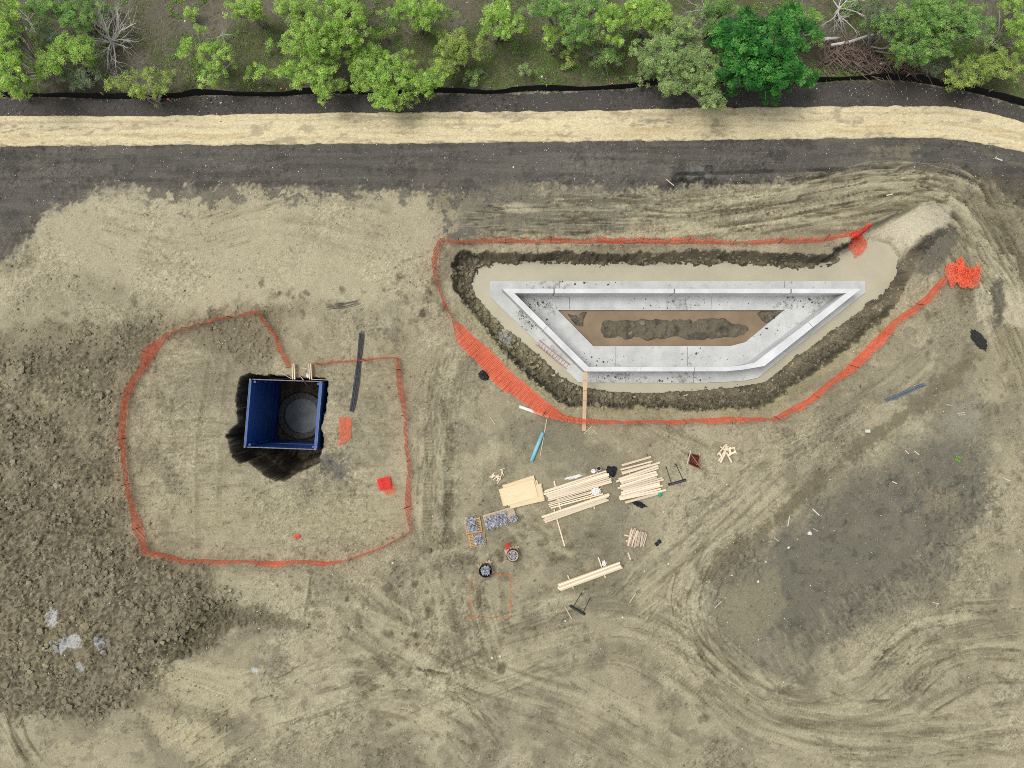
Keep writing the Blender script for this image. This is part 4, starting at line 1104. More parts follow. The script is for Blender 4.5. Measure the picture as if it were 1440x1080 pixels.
# splinters heap near plywood
o0 = flat(697, 669, 8); root = empty('kindling_pile', o0)
tag(root, 'thin scatter of pale wood splinters left above the plywood', 'scrap wood')
for k in range(17):
    x, y = (random.gauss(697, 4), random.gauss(669.5, 3)) if k < 12 else (random.gauss(706, 1.5), random.gauss(664, 3))
    t = random.uniform(0, 3.14); p = P(x, y)
    board(root, (p.x - o0.x, p.y - o0.y, 0.03 + 0.004 * k), random.uniform(.25, .55), random.uniform(.035, .07), 0.03, t, 'wood', 'splinter')

# plank ramp over the trench
a = P(823, 523.5, WT + .02); b = P(821.3, 606, 0.06); b.z = gz(b.x, b.y) + 0.07
mid = (a + b) / 2; L = (b - a).length
root = empty('plank_walkway', (mid.x, mid.y, mid.z)); root.rotation_euler = (b - a).to_track_quat('X', 'Z').to_euler()
tag(root, 'narrow wooden plank bridge with cross battens from basin wall to ground', 'plank')
board(root, (0, -0.068, 0.0), L, 0.13, 0.045, 0, 'plank', 'plank'); board(root, (0, 0.068, 0.0), L, 0.13, 0.045, 0, 'plank', 'plank')
for t in (-0.36, -0.19, -0.02, 0.16, 0.34): board(root, (t * L, 0, 0.035), 0.06, 0.28, 0.025, 0, 'stud', 'batten')

# single sticks
def stick(label, a, b, c, d, wd=0.06, th=0.04, m='stick', cat='stick', name='wooden_stick', grp=None, z=None):
    p, q = P(a, b), P(c, d); p.z = gz(p.x, p.y); q.z = gz(q.x, q.y)
    if z is not None: p.z = q.z = z
    mid = (p + q) / 2; dr = (q - p)
    mz = max(mid.z, max(gz(*(p.lerp(q, t)).xy) for t in (.25, .5, .75)) if z is None else mid.z)
    o = MB().box((0, 0, 0), (dr.length, wd, th)).build(name, M[m])
    o.location = (mid.x, mid.y, mz + th / 2 + 0.005); o.rotation_euler = dr.to_track_quat('X', 'Z').to_euler()
    return tag(o, label, cat, grp)
stick('pale plank piece on dirt below the square stake pile', 883, 777, 886.5, 787, 0.11, .04)
stick('pale stick lying left of the lower black drag tool', 794, 852, 804, 870, 0.07)
stick('thin yellowish stick lying right of the lower black drag tool', 894, 833, 885, 847, 0.06)
stick('long thin stake lying along the blue pipe', 769, 589, 759.6, 641, 0.05)
stick('small stick on dirt left of the white pipe', 688.7, 585.6, 696, 596.7, 0.05)
stick('short stake crossing the foot of the plank bridge', 821, 610, 832, 599.4, 0.05)
stick('slim stick just right of the plank bridge foot', 834, 604, 839.6, 610, 0.04)
stick('pale stick on the dark strip beside the black wet patch', 936, 253, 947, 262, 0.07)
stick('white stick on dark soil near the upper right corner', 1399, 222, 1409, 226, 0.09)
stick('pale stick lying across the wheel ruts above the ramp', 1248, 274, 1257, 272, 0.08)
GRP = 'pale sticks strewn over the damp dark patch at right'
for k, (a, b, c, d, lb) in enumerate([
    (1142, 715.5, 1152, 724.5, 'longest pale stick on the upper left edge of the damp dark patch'),
    (1110, 726, 1107.5, 740, 'upright pale stick on the brown rim of the damp dark patch'),
    (1088, 755.5, 1094.5, 761, 'short pale stick above the clod heap of the damp dark patch'),
    (1143.5, 743, 1150, 747, 'short pale stick just above the biggest white rock'),
    (1272, 633, 1277.5, 638, 'left stick of the close pair at the top of the dark patch'),
    (1285.5, 634, 1292, 639.5, 'right stick of the close pair at the top of the dark patch'),
    (1254, 677, 1261, 680, 'small pale stick in the upper middle of the dark patch'),
    (1004.5, 854, 1014.5, 845.5, 'pale stick lying far left of the dark patch below the clods'),
    (1310.5, 846.5, 1319, 848.5, 'upper of two tiny white sticks on the combed slope'),
    (1318, 849, 1315, 854, 'lower of two tiny white sticks on the combed slope'),
    (1346, 581.5, 1356, 580, 'upper of two thin sticks near the whitish mud patch'),
    (1348, 584, 1357, 582.5, 'lower of two thin sticks near the whitish mud patch'),
    (1331, 569, 1338, 570, 'faint small stick above the pair beside the whitish mud'),
    (1412, 673, 1420, 676, 'brown stick near the right edge beside pale stones')]):
    stick(lb, a, b, c, d, random.uniform(.05, .08), .04, grp=GRP)

# ------------------------------------------------------------------ pipes and bars
def pipe_obj(name, label, cat, a, b, c, d, ro, ri, m):
    p, q = on(a, b), on(c, d)
    zz = max(gz(*p.lerp(q, t).xy) for t in (0, .2, .4, .6, .8, 1)) + ro
    p.z = q.z = zz
    o = MB().pipe(p, q, ro, ri, 18).build(name, M[m], None, True)
    return tag(o, label, cat)
pipe_obj('white_pipe', 'white plastic pipe lying against the leaning orange fence', 'pipe', 730, 571.5, 771.5, 586, 0.115, 0.10, 'white')
pipe_obj('blue_pipe', 'light blue plastic pipe lying on dirt below the white pipe', 'pipe', 763.5, 608, 747, 648, 0.13, 0.115, 'pvc_blue')
def bars(name, label, line, n, r_, spread, m, layers=2):
    root = empty(name, (0, 0, 0)); tag(root, label, 'bars')
    line = smooth_line(line, 6)
    for k in range(n):
        off = (k / (n - 1) - .5) * spread + random.uniform(-.02, .02); e = random.uniform(-.15, .15); ph = random.uniform(0, 6)
        pts = []
        for i, (a, b) in enumerate(line):
            p = on(a, b); a2, b2 = line[min(i + 1, len(line) - 1)]; a1, b1 = line[max(i - 1, 0)]
            d = Vector((a2 - a1, b1 - b2, 0)).normalized(); nn = Vector((-d.y, d.x, 0))
            q = p + nn * (off + 0.03 * math.sin(ph + i * .5)) + d * e
            q.z = max(gz(q.x, q.y), p.z) + r_ + (0.03 + (k % layers) * r_ * 1.9)
            pts.append(q)
        MB().tube(pts, r_, 5).build('bar', M[m], root)
    return root
bars('bar_bundle', 'long slightly curved dark bundle of thin bars passing under the left fence', [(508.5, 467), (506, 500), (501, 540), (495, 577)], 14, 0.022, 0.30, 'steel_dark')
bars('bar_bundle', 'short grey blue bundle of straight bars lying alone right of the trench', [(1246, 562.5), (1272, 552), (1300, 541)], 9, 0.02, 0.24, 'steel_blue')
bars('bar_bundle', 'loose thin dark wires lying on pale dirt above the trench box', [(461, 432), (485, 429), (505, 425)], 6, 0.012, 0.35, 'steel_dark')
# access ladder into the box, red ladder in the trench
def ladder(label, p, q, wd, n, m_rail, m_rung):
    mid = (p + q) / 2; root = empty('ladder', mid); root.rotation_euler = (q - p).to_track_quat('X', 'Z').to_euler()
    tag(root, label, 'ladder'); L = (q - p).length
    for s_ in (-1, 1):
        MB().box((0, s_ * wd / 2, 0), (L, 0.05, 0.09)).build('rail', M[m_rail], root)
    for k in range(n):
        MB().tube([(-L / 2 + (k + .5) * L / n, -wd / 2, 0), (-L / 2 + (k + .5) * L / n, wd / 2, 0)], 0.022, 6).build('rung', M[m_rung], root)
    return root
M['rail'] = mat('faded_red_rail', (0.50, 0.18, 0.15), 0.5, 0.15, 4.0)
M['rung'] = mat('aluminium_rung', (0.62, 0.62, 0.60), 0.4, 0.1, 4.0, metal=0.3)
ladder('pale red ladder lying in the trench water along the basin footing', P(755.5, 481, -1.60), P(799, 516, -1.63), 0.38, 11, 'rail', 'rung')
ladder('white and red ladder leaning down into the blue trench box', P(424, 531, 0.75), P(437, 549, -6.1), 0.42, 18, 'rail', 'rung')
# guard timbers
for lb, x, in (('left pair of upright guard boards above the trench box', 415.0), ('right pair of upright guard boards above the trench box', 438.2)):
    o0 = flat(x, 522, 5); root = empty('guard_boards', o0); tag(root, lb, 'boards')
    for s_ in (-1.3, 1.3):
        ce, L, an = between(x + s_ - .5, 511.5, x + s_ + .5, 533.5)
        board(root, (ce.x - o0.x, ce.y - o0.y, 0.30), L, 0.055, 0.18, an, 'wood', 'board')
    for yy in (514, 530):
        p = P(x, yy); board(root, (p.x - o0.x, p.y - o0.y, 0.10), 0.16, 0.09, 0.22, 0, 'stud', 'block')
stick('small flat board between the two guard board pairs', 425.5, 517.6, 431.5, 518.6, 0.08)
stick('thin white rod left of the guard boards at the pit edge', 398, 524.6, 412, 532.6, 0.035, .03, z=0.33)
stick('thin white rod right of the guard boards over the pit edge', 440, 533.4, 470, 534.8, 0.035, .03, z=0.33)

# ------------------------------------------------------------------ soft bags, rocks
def blob(name, label, cat, px, py, rx_, ry_, rz_, m, ang=0.0, rough=0.35, seed=0, freq=2.2, z=None):
    bm = bmesh.new(); bmesh.ops.create_icosphere(bm, subdivisions=4, radius=1.0)
    rng = random.Random(seed + 5); ox, oy = rng.uniform(0, 50), rng.uniform(0, 50)
    from mathutils import noise as mn
    for v in bm.verts:
        d = mn.fractal(v.co * freq + Vector((ox, oy, seed)), 0.8, 2.2, 4)
        r2 = 1 + rough * d - rough * .6 * abs(mn.noise(v.co * freq * 2.3 + Vector((oy, ox, 3))))
        v.co = Vector((v.co.x * rx_ * r2, v.co.y * ry_ * r2, max(v.co.z * rz_ * r2, -rz_ * 0.35)))
    me = bpy.data.meshes.new(name); bm.to_mesh(me); bm.free()
    o = link_mesh(name, me, M[m]); p = on(px, py)
    o.location = (p.x, p.y, (p.z if z is None else z) + rz_ * 0.3); o.rotation_euler = (0, 0, ang)
    return tag(o, label, cat)
blob('plastic_bag', 'crumpled black plastic bag left of the leaning orange fence', 'bag', 681, 528, .40, .34, .22, 'black', 0, .5, 1, 1.6)
blob('plastic_bag', 'bulky black plastic bag at the right end of the long lumber stack', 'bag', 859.5, 663, .36, .38, .30, 'black', .3, .4, 2, 1.6)
blob('plastic_bag', 'flattened dark blue black bag under the lower edge of the ragged board stack', 'bag', 899, 709, .50, .17, .12, 'black', -.35, .5, 3, 1.8)
blob('plastic_bag', 'tiny white bag lying between the guard boards', 'bag', 433.5, 528.5, .17, .13, .12, 'white', -.8, .4, 4, 1.8)
blob('plastic_bag', 'white crumpled bag tucked behind the tidy long bundle', 'bag', 849.5, 792, .17, .2, .14, 'white', .2, .4, 5, 1.8)
blob('plastic_wrap', 'grey white plastic wrap lying on the loose spread boards', 'wrap', 837, 690.5, .30, .22, .12, 'white', .5, .8, 6, 2.6, z=flat(812, 697, 22).z + 0.17)
blob('plastic_wrap', 'crinkled clear plastic strip along the upper lumber edge', 'wrap', 806, 671, .55, .10, .07, 'white', .27, .7, 7, 2.8)
M['mulch_lump'] = mat('dark_mulch_lump', (0.035, 0.033, 0.03), 0.95, 0.4, 8.0, bump=0.03, bscale=12)
blob('mulch_lump', 'dark oblong lump of black soil right of the orange fence end', 'soil lump', 1376, 478, .80, .36, .16, 'mulch_lump', -.95, .35, 8, 3.4)
for k, (a, b, r_, lb) in enumerate([(1138.5, 750, .22, 'biggest white rock on the damp dark patch'), (1109, 770, .13, 'pale rock lower left of the biggest rock'), (1065.5, 817, .14, 'white rock at the right end of the clod heap'), (1077, 790, .09, 'small pale rock above the clod heap'), (1029, 809, .10, 'white rock among dark clods at far left of damp patch'), (933, 720, .08, 'tiny whitish stone on the tracked slope beside small black pads'), (940, 793, .11, 'flat white scrap stone right of the stake pile'), (906, 803, .08, 'grey white stone below the stake pile'), (875.5, 868, .10, 'grey stone at the foot of the tracked slope'), (795, 873, .10, 'white stone next to the pale stick end'), (762, 108, .14, 'pinkish stone alone on the weedy verge'), (703, 923, .13, 'right stone of a pale pair on the lower dirt'), (692, 925, .11, 'left stone of a pale pair on the lower dirt'), (1264, 400, .16, 'white stone at the pond edge below the ramp'), (1043, 538, .10, 'white stone on the bank under the basin corner'), (663, 395, .15, 'pale stone high on the left trench bank'), (666, 382, .12, 'pale stone at the upper left trench corner')]):
    z0 = None
    blob('rock', lb, 'rock', a, b, r_ * .72, r_ * .56, r_ * .4, 'pebble_w' if 'pebble_w' in M else 'lime', k * .7, .35, 20 + k, 1.3)
# small black pads
o0 = flat(925, 763, 5); root = empty('black_pads', o0, .6); tag(root, 'two small black rubber pads side by side right of the stake pile', 'pads')
for s_ in (-1, 1):
    MB().box((s_ * .13, s_ * .02, .05), (.22, .26, .09)).build('pad', M['black'], root)
    MB().box((s_ * .13, s_ * .02, .10), (.10, .16, .03)).build('pad_ridge', M['black_steel'], root)

# ------------------------------------------------------------------ buckets
def bucket(label, px, py, m, inner, lid=None, z=None, r_=0.15, name='bucket'):
    p = flat(px, py, 4); root = empty(name, p); tag(root, label, 'bucket')
    MB().lathe([(r_ * .86, 0), (r_ * .98, .34), (r_ * 1.06, .345), (r_ * 1.06, .375), (r_ * .96, .375), (r_ * .94, .33), (r_ * .82, .03), (0, .03)], 20).build('bucket_body', M[m], root, True)
    hd = [(r_ * 1.02 * math.cos(t), r_ * 1.02 * math.sin(t) * .6 - .02, .34 + .10 * math.sin(t)) for t in np.linspace(0, math.pi, 9)]
    MB().tube(hd, .006, 5).build('handle', M['post'], root)
    if lid: MB().lathe([(r_ * 1.05, .376), (r_ * 1.05, .40), (r_ * .9, .402), (r_ * .88, .392), (0, .392)], 20).build('lid', M[lid], root)
    elif inner: MB().lathe([(0, .24), (r_ * .9, .24), (r_ * .9, .25), (0, .252)], 20).build('contents', M[inner], root)
    return root
bucket('white bucket with closed lid at the upper edge of the long lumber', 833.5, 661.5, 'white', None, 'white')
bucket('white rimmed bucket with black inside at the upper lumber edge', 841.5, 658, 'white', 'black', None)
# tipped bucket with green lid
p = flat(1219, 606, 4); root = empty('bucket', (p.x, p.y, p.z + .15)); root.rotation_euler = (0, math.radians(62), math.radians(0)); tag(root, 'tipped white and green bucket alone on dirt right of the lumber yard', 'bucket')
MB().lathe([(.12, -.17), (.145, .12), (.155, .125), (.155, .15), (.14, .15), (.12, -.14), (0, -.14)], 20).build('bucket_body', M['white'], root, True)
MB().lathe([(.158, .151), (.158, .18), (.13, .183), (0, .178)], 20).build('lid', M['green'], root)
b_ = MB().lathe([(0, -.0), (.10, .02), (.16, .10), (.17, .17), (.13, .27), (.06, .31), (0, .32)], 20).build('green_ball', M['green'], None, True)
p = flat(927, 694.5, 3); b_.location = (p.x, p.y, p.z); tag(b_, 'round bright green float at the lower right of the ragged board stack', 'float')

# ------------------------------------------------------------------ heaps of form clips, pallets, tubs
def clip_heap(label, px, py, rx_, ry_, hz_, n, z, ang=0, name='clip_heap', parent=None, rnd=False):
    mb = MB()
    p = P(px, py)
    for k in range(n):
        t = random.uniform(0, 6.283); q = math.sqrt(random.random())
        x, y = rx_ * q * math.cos(t), ry_ * q * math.sin(t)
        if not rnd: x, y = random.uniform(-rx_, rx_), random.uniform(-ry_, ry_); q = max(abs(x) / rx_, abs(y) / ry_)
        if not rnd and random.random() < max(0, q - .6) * 1.6: continue
        R = Matrix.Rotation(random.uniform(0, 6.28), 3, 'Z') @ Matrix.Rotation(random.uniform(-.9, .9), 3, 'X') @ Matrix.Rotation(random.uniform(-.6, .6), 3, 'Y')
        cc = Vector((x * math.cos(ang) - y * math.sin(ang), x * math.sin(ang) + y * math.cos(ang), .05 + hz_ * (1 - q * q) * random.uniform(.3, 1)))
        s_ = random.uniform(.7, 1.2)
        mb.box(cc, (.17 * s_, .022, .07 * s_), M=R); mb.box(cc + R @ Vector((.07 * s_, .05, 0)), (.022, .10 * s_, .07), M=R)
    o = mb.build(name, M['clip'], parent)
    if parent is None:
        o.location = (p.x, p.y, z); tag(o, label, 'metal clips', kind='stuff')
    else: o['kind'] = 'stuff'
    return o
def pallet(label, px, py, L, wd, ang, m='pallet', n=9):
    p = flat(px, py, 12); root = empty('pallet', p, ang); tag(root, label, 'pallet')
    for s_ in (-1, 0, 1): MB().box((0, s_ * (wd / 2 - .04), .05), (L, .07, .09)).build('stringer', M[m], root)
    for k in range(n):
        MB().box((-L / 2 + (k + .5) * L / n, 0, .106), (L / n * .62, wd * random.uniform(.98, 1.02), .02)).build('slat', M[m], root)
    return p
A1 = math.radians(100)
p = pallet('upper orange wood pallet under grey metal clips', 665.5, 739, 1.05, 1.15, A1); clip_heap('grey metal clips piled on the upper orange pallet', 664, 739, .42, .42, .28, 170, p.z + .1, A1)
p = pallet('lower orange wood pallet under grey metal clips', 671.5, 759, .95, 1.15, A1); clip_heap('grey metal clips piled on the lower orange pallet', 673.5, 758, .40, .36, .24, 130, p.z + .1, A1)
clip_heap('few grey clips spilled on dirt above the upper pallet', 663, 729, .45, .12, .1, 40, flat(663, 729, 6).z)
o0 = flat(703, 728, 18); root = empty('plywood_sheet', o0); tag(root, 'muddy plywood sheet under the biggest heap of clips', 'plywood')
board(root, (0, .02, .05), 2.25, 1.0, .03, math.radians(16), 'ply_old', 'sheet'); board(root, (.1, -.1, .015), 1.9, .1, .04, math.radians(16), 'stud', 'bearer')
clip_heap('biggest heap of grey metal clips on a muddy plywood sheet', 698, 731.5, .82, .44, .36, 420, o0.z + .06, math.radians(16))
clip_heap('small dark heap of clips on the right end of the muddy plywood', 722, 728.5, .24, .22, .2, 60, o0.z + .06, 0, rnd=True)
def tub(label, px, py, r_, seed, ring=False):
    p = flat(px, py, 10); root = empty('clip_tub', p); tag(root, label, 'tub')
    for s_ in (-1, 1): MB().box((0, s_ * .33, .05), (1.0, .09, .09), .35).build('bearer', M['stud'], root)
    for k in range(5): MB().box((-.40 * math.cos(.35) + k * .2 * math.cos(.35), -.40 * math.sin(.35) + k * .2 * math.sin(.35), .105), (.15, .95, .02), .35).build('slat', M['stud'], root)
    MB().lathe([(r_ * .9, .118), (r_, .72), (r_ * 1.04, .72), (r_ * 1.04, .76), (r_ * .97, .76), (r_ * .95, .70), (r_ * .86, .15), (0, .15)], 28).build('tub_wall', M['black'], root, True)
    if ring: MB().lathe([(r_ * .74, .62), (r_ * .95, .64), (r_ * .95, .68), (r_ * .72, .66), (r_ * .74, .62)], 28).build('cardboard_liner', M['ply_old'], root)
    c_ = clip_heap('', px, py, r_ * .72, r_ * .72, .18, 110, 0, 0, 'clips', root, True); c_.location = (0, 0, .5)
tub('black round tub of clips standing right above the marked orange square', 683.2, 799, .45, 1)
tub('black round tub of clips with red netting scraps at its upper left', 721, 778, .42, 2, True)
net_pile('small red netting scraps beside the upper black tub', [(710, 766), (716, 764), (717, 770), (711, 774)], 2, M['red'], 0.12, lift=0.2)

# marking paint square on the soil
mb = MB()
for (a, b, c, d) in ((662.4, 810, 717.8, 808), (717.8, 808, 718.8, 867.4), (718.8, 867.4, 661.4, 868.4), (661.4, 868.4, 662.4, 810)):
    n = 60; p0, p1 = P(a, b), P(c, d); dr = (p1 - p0).normalized(); nn = Vector((-dr.y, dr.x, 0))
    for k in range(n):
        if random.random() < .22: continue
        q0 = p0.lerp(p1, k / n); q1 = p0.lerp(p1, (k + 1) / n); wd = random.uniform(.02, .055)
        vs = []
        for q, s_ in ((q0, -1), (q1, -1), (q1, 1), (q0, 1)):
            r2 = q + nn * s_ * wd; vs.append((r2.x, r2.y, gz(r2.x, r2.y) + .012))
        mb.add(vs, [(0, 1, 2, 3)])
for (a, b) in ((661.5, 846), (718, 846.5), (661, 868), (717.5, 809)):
    p = P(a, b); n = 9
    mb.add([(p.x, p.y, gz(p.x, p.y) + .02)] + [(p.x + .12 * math.cos(t) * random.uniform(.6, 1.3), p.y + .12 * math.sin(t) * random.uniform(.6, 1.3), gz(p.x + .12 * math.cos(t), p.y + .12 * math.sin(t)) + .012) for t in np.linspace(0, 5.6, n)], [(0, k + 1, (k + 1) % n + 1) for k in range(n)])
tag(mb.build('paint_marking', M['paint_mark']), 'square of faded orange marking paint sprayed on the dirt', 'paint marking')

# ------------------------------------------------------------------ wheelbarrow and drag tools
p = flat(973, 645, 10); root = empty('wheelbarrow', p, math.radians(-14)); tag(root, 'rust red wheelbarrow with pale wooden handles right of the board stacks', 'wheelbarrow')
for s_ in (-1, 1):
    MB().tube([(s_ * .33 - .0, .56, .50), (s_ * .33, -.56, .40)], [.035, .03], 8).build('handle', M['stick'], root)
    MB().tube([(s_ * .27, .25, .42), (s_ * .30, .28, .0), (s_ * .30, .02, .0), (s_ * .27, .0, .42)], .02, 6).build('leg', M['rust'], root)
ty = MB(); o4 = [(-.30, .36), (.30, .36), (.34, -.30), (.62, -.46), (.30, -.50), (-.30, -.38)]; i4 = [(x * .62, y * .62) for x, y in o4]; n = 6
vs = [(x, y, .64) for x, y in o4] + [(x, y, .36) for x, y in i4] + [(x * .93, y * .93, .64) for x, y in o4] + [(x * .93, y * .93, .385) for x, y in i4]
fs = []
for k in range(n):
    j = (k + 1) % n
    fs += [(k, j, n + j, n + k), (2 * n + j, 2 * n + k, 3 * n + k, 3 * n + j), (j, k, 2 * n + k, 2 * n + j)]
fs += [tuple(n + k for k in range(n))[::-1], tuple(3 * n + k for k in range(n))]
ty.add(vs, fs).build('tray', M['rust'], root)
MB().tube([(-.28, .30, .655), (.56, -.44, .66)], .025, 6).build('brace', M['rail'], root)
MB().tube([(-.28, -.34, .655), (.28, .32, .655)], .02, 6).build('brace', M['rust'], root)
wh = MB(); wh.pipe((.52, -.42, .18), (.58, -.36, .18), .18, .11, 16); tyre = wh.build('tyre', M['black'], root)
MB().pipe((.53, -.41, .18), (.57, -.37, .18), .11, .02, 12).build('rim', M['rust'], tyre)
def drag(label, base0, base1, h0, h1):
    a, b = on(*base0), on(*base1); mid = (a + b) / 2; root = empty('hand_drag', (mid.x, mid.y, flat((base0[0] + base1[0]) / 2, (base0[1] + base1[1]) / 2, 8).z)); tag(root, label, 'hand tool')
    d = (b - a); d.z = 0; L = d.length; an = math.atan2(d.y, d.x)
    MB().box((0, 0, .07), (L, .16, .13), an).build('blade', M['black_steel'], root)
    MB().tube([tuple(-d / 2 + Vector((0, 0, .16))), tuple(d / 2 + Vector((0, 0, .16)))], .035, 8).build('top_bar', M['steel_dark'], root)
    for t, h in ((-.38, h0), (.38, h1)):
        q = P(*h); hd_ = MB().tube([(d.x * t, d.y * t, .14), (q.x - mid.x, q.y - mid.y, .12)], .022, 6).build('handle', M['black_steel'], root)
        e = Vector((q.x - mid.x, q.y - mid.y, .12)); f = (e - Vector((d.x * t, d.y * t, .14))).normalized()
        MB().tube([e - f * .16, e + f * .02], .032, 8).build('grip', M['black'], hd_)
    for s_ in (-1, 1):
        MB().lathe([(.10, 0), (.10, .06), (0, .06)], 10, (d.x * .5 * s_, d.y * .5 * s_, 0)).build('end_wheel', M['black'], root)
drag('upper black drag tool with two long handles right of the ragged board stack', (941, 681), (963, 675), (936, 656), (949.5, 652))
drag('lower black drag tool with two long handles below the tidy long bundle', (803, 852), (821, 863), (817.5, 833), (829.5, 840))

# ------------------------------------------------------------------ loose clods and chips (nobody could count them)
def scatter(name, pts, size, cols, m, squash=.65, sub=1, rough=.3):
    bm = bmesh.new(); bmesh.ops.create_icosphere(bm, subdivisions=sub, radius=1.0)
    T = np.array([v.co[:] for v in bm.verts]); TF = np.array([[v.index for v in f.verts] for f in bm.faces]); bm.free()
    n = len(pts); k = len(T)
    R = RNG.random((n, k, 1)) * rough * 2 - rough
    th = RNG.random(n) * 6.283; c, s_ = np.cos(th), np.sin(th)
    Q = T[None] * (1 + R) * size[:, None, None] * np.stack([0.8 + .5 * RNG.random(n), .8 + .3 * RNG.random(n), squash * (0.7 + .5 * RNG.random(n))], -1)[:, None, :]
    Vx = np.stack([Q[..., 0] * c[:, None] - Q[..., 1] * s_[:, None], Q[..., 0] * s_[:, None] + Q[..., 1] * c[:, None], Q[..., 2]], -1) + pts[:, None, :]
    Fx = (TF[None] + (np.arange(n) * k)[:, None, None]).reshape(-1, 3)
    return tag(np_mesh(name, Vx.reshape(-1, 3), Fx, M[m], col=np.repeat(cols, k, 0).reshape(-1, 3)), kind='stuff')
def pick(mask, n):
    "n random spots with the given density mask, photo area only"
    pr = (mask * (np.abs(X) < 37.5) * (np.abs(Y) < 28.5)).ravel(); pr = pr / pr.sum()
    id_ = RNG.choice(pr.size, n, p=pr)
    x = X.ravel()[id_] + RNG.uniform(-.04, .04, n); y = Y.ravel()[id_] + RNG.uniform(-.04, .04, n)
    return x, y, gza(x, y)
n = 6500
dens = (LEFTUP * .8 + HEAP * 1.0 + ROUGH * 0.45 + SP * 0.8 + SLOPE * 0.5) * sm(-.2, .15, noise(1.2, 4, 965))
x, y, z = pick(dens * (Hh > -1.45), n)
sz = np.exp(RNG.normal(math.log(.055), .62, n)); sz = np.clip(sz, .025, .22)
bc = np.clip(alba(x, y), .02, .28) * RNG.uniform(.85, 1.25, (n, 1))
scatter('soil_clods', np.stack([x, y, z + sz * .1], -1), sz, bc, 'clod', .6, 1, .55)
n = 3200
x, y, z = pick(SLOPE * (Hh > -1.72) * (Hh < -0.1) * sm(-.25, .1, noise(0.8, 4, 972)), n)
sz = np.clip(np.exp(RNG.normal(math.log(.060), .5, n)), .025, .17)
scatter('bank_clods', np.stack([x, y, z + sz * .1], -1), sz, np.clip(alba(x, y), .03, .25) * RNG.uniform(.8, 1.6, (n, 1)), 'clod', .7, 1, .5)
n = 10000
x, y, z = pick((0.6 + 1.2 * sm(0.0, .2, n_mid) + 0.8 * strip + 2.0 * (MULCH[0] > 0) * pmask([(-100, 140), (1340, 120), (1440, 150), (1440, 190), (1340, 150), (-100, 164)], 2, 2)) * (Hh > -0.4), n)
sz = np.clip(np.exp(RNG.normal(math.log(.017), .45, n)), .009, .075)
bc = np.array(srgb(212, 206, 190)) * RNG.uniform(.55, 1.15, (n, 1)) * np.array([1, 1, 1])
scatter('limestone_chips', np.stack([x, y, z + .01], -1), sz, bc, 'pebble')
n = 9000
x, y, z = pick((0.35 + ROUGH + 1.5 * sm(.05, .25, -n_big + n_mid)) * (1 - LIT) * (1 - strip) * (Hh > -.4), n)
sz = np.clip(np.exp(RNG.normal(math.log(.032), .45, n)), .015, .11)
scatter('soil_crumbs', np.stack([x, y, z + sz * .2], -1), sz, alba(x, y) * RNG.uniform(.5, 1.15, (n, 1)), 'clod')

cp = []; 
for a, b, r_, k in ((760, 428, 22, 60), (748, 456, 20, 50), (1120, 425, 34, 60), (860, 534, 30, 30), (960, 427, 60, 40), (830, 505, 40, 20), (1060, 470, 30, 25), (800, 398, 60, 30), (1000, 500, 60, 20), (960, 534, 60, 30), (735, 445, 16, 30)):
    for _ in range(k):
        p = P(random.gauss(a, r_ * .6), random.gauss(b, min(r_, 8) * .6), -1.7); cp.append((p.x, p.y, -1.69))
cp = np.array(cp); uu = 720 + S * cp[:, 0]; vv_ = 540 - S * cp[:, 1]
ok = (sdist([(720 + S * a, 540 - S * b) for a, b in slab_w], uu, vv_) > 1) & (sdist([(720 + S * a, 540 - S * b) for a, b in hole_w], uu, vv_) < -1)
cp = cp[ok]
scatter('mud_crumbs', cp, np.clip(np.exp(RNG.normal(math.log(.030), .5, len(cp))), .012, .09), np.array(srgb(92, 87, 74)) * RNG.uniform(.6, 1.1, (len(cp), 1)), 'clod', .5)
# ------------------------------------------------------------------ vegetation
GREENS = {
    'lime': [srgb(184, 218, 106), srgb(206, 232, 134), srgb(150, 192, 82), srgb(170, 210, 104)],
    'soft': [srgb(182, 208, 132), srgb(164, 194, 120), srgb(198, 218, 150), srgb(140, 172, 104)],
    'deep': [srgb(66, 140, 58), srgb(92, 166, 72), srgb(46, 110, 48), srgb(122, 188, 90)],
    'mid': [srgb(144, 188, 98), srgb(168, 206, 116), srgb(112, 160, 84), srgb(178, 210, 116)],
    'yellow': [srgb(184, 206, 108), srgb(164, 190, 96), srgb(200, 216, 124), srgb(142, 168, 86)],
    'grey': [srgb(144, 160, 122), srgb(160, 176, 136), srgb(118, 138, 104), srgb(130, 154, 112)],
}
def leaves_np(cent, rad, per, size, pal, rng, flatz=.6, colk=0.25):
    n = len(cent); m = n * per
    c = np.repeat(cent, per, 0); r_ = np.repeat(rad, per)
    d = rng.normal(0, 1, (m, 3)); d /= np.linalg.norm(d, axis=1, keepdims=True)
    q = rng.random(m) ** 0.5
    off = d * (q * r_)[:, None]; off[:, 2] *= flatz
    p = c + off
    nrm = d * 0.6 + rng.normal(0, .55, (m, 3)) + np.array([0, 0, .9]); nrm /= np.linalg.norm(nrm, axis=1, keepdims=True)
    a = np.cross(nrm, rng.normal(0, 1, (m, 3))); a /= np.linalg.norm(a, axis=1, keepdims=True)
    b = np.cross(nrm, a)
    s_ = size * rng.uniform(.6, 1.4, m)[:, None]
    V_ = np.stack([p - a * s_, p + b * s_ * .45, p + a * s_, p - b * s_ * .45], 1).reshape(-1, 3)
    F_ = np.arange(m * 4).reshape(-1, 4)
    pal = np.array(pal)
    pc_ = pal[rng.integers(0, len(pal), n)] * (1 - colk) + pal[0] * colk
    col = np.repeat(pc_ * rng.uniform(.75, 1.2, (n, 1)), per, 0) * rng.uniform(.85, 1.15, (m, 1))
    return V_, F_, np.repeat(col, 4, 0)
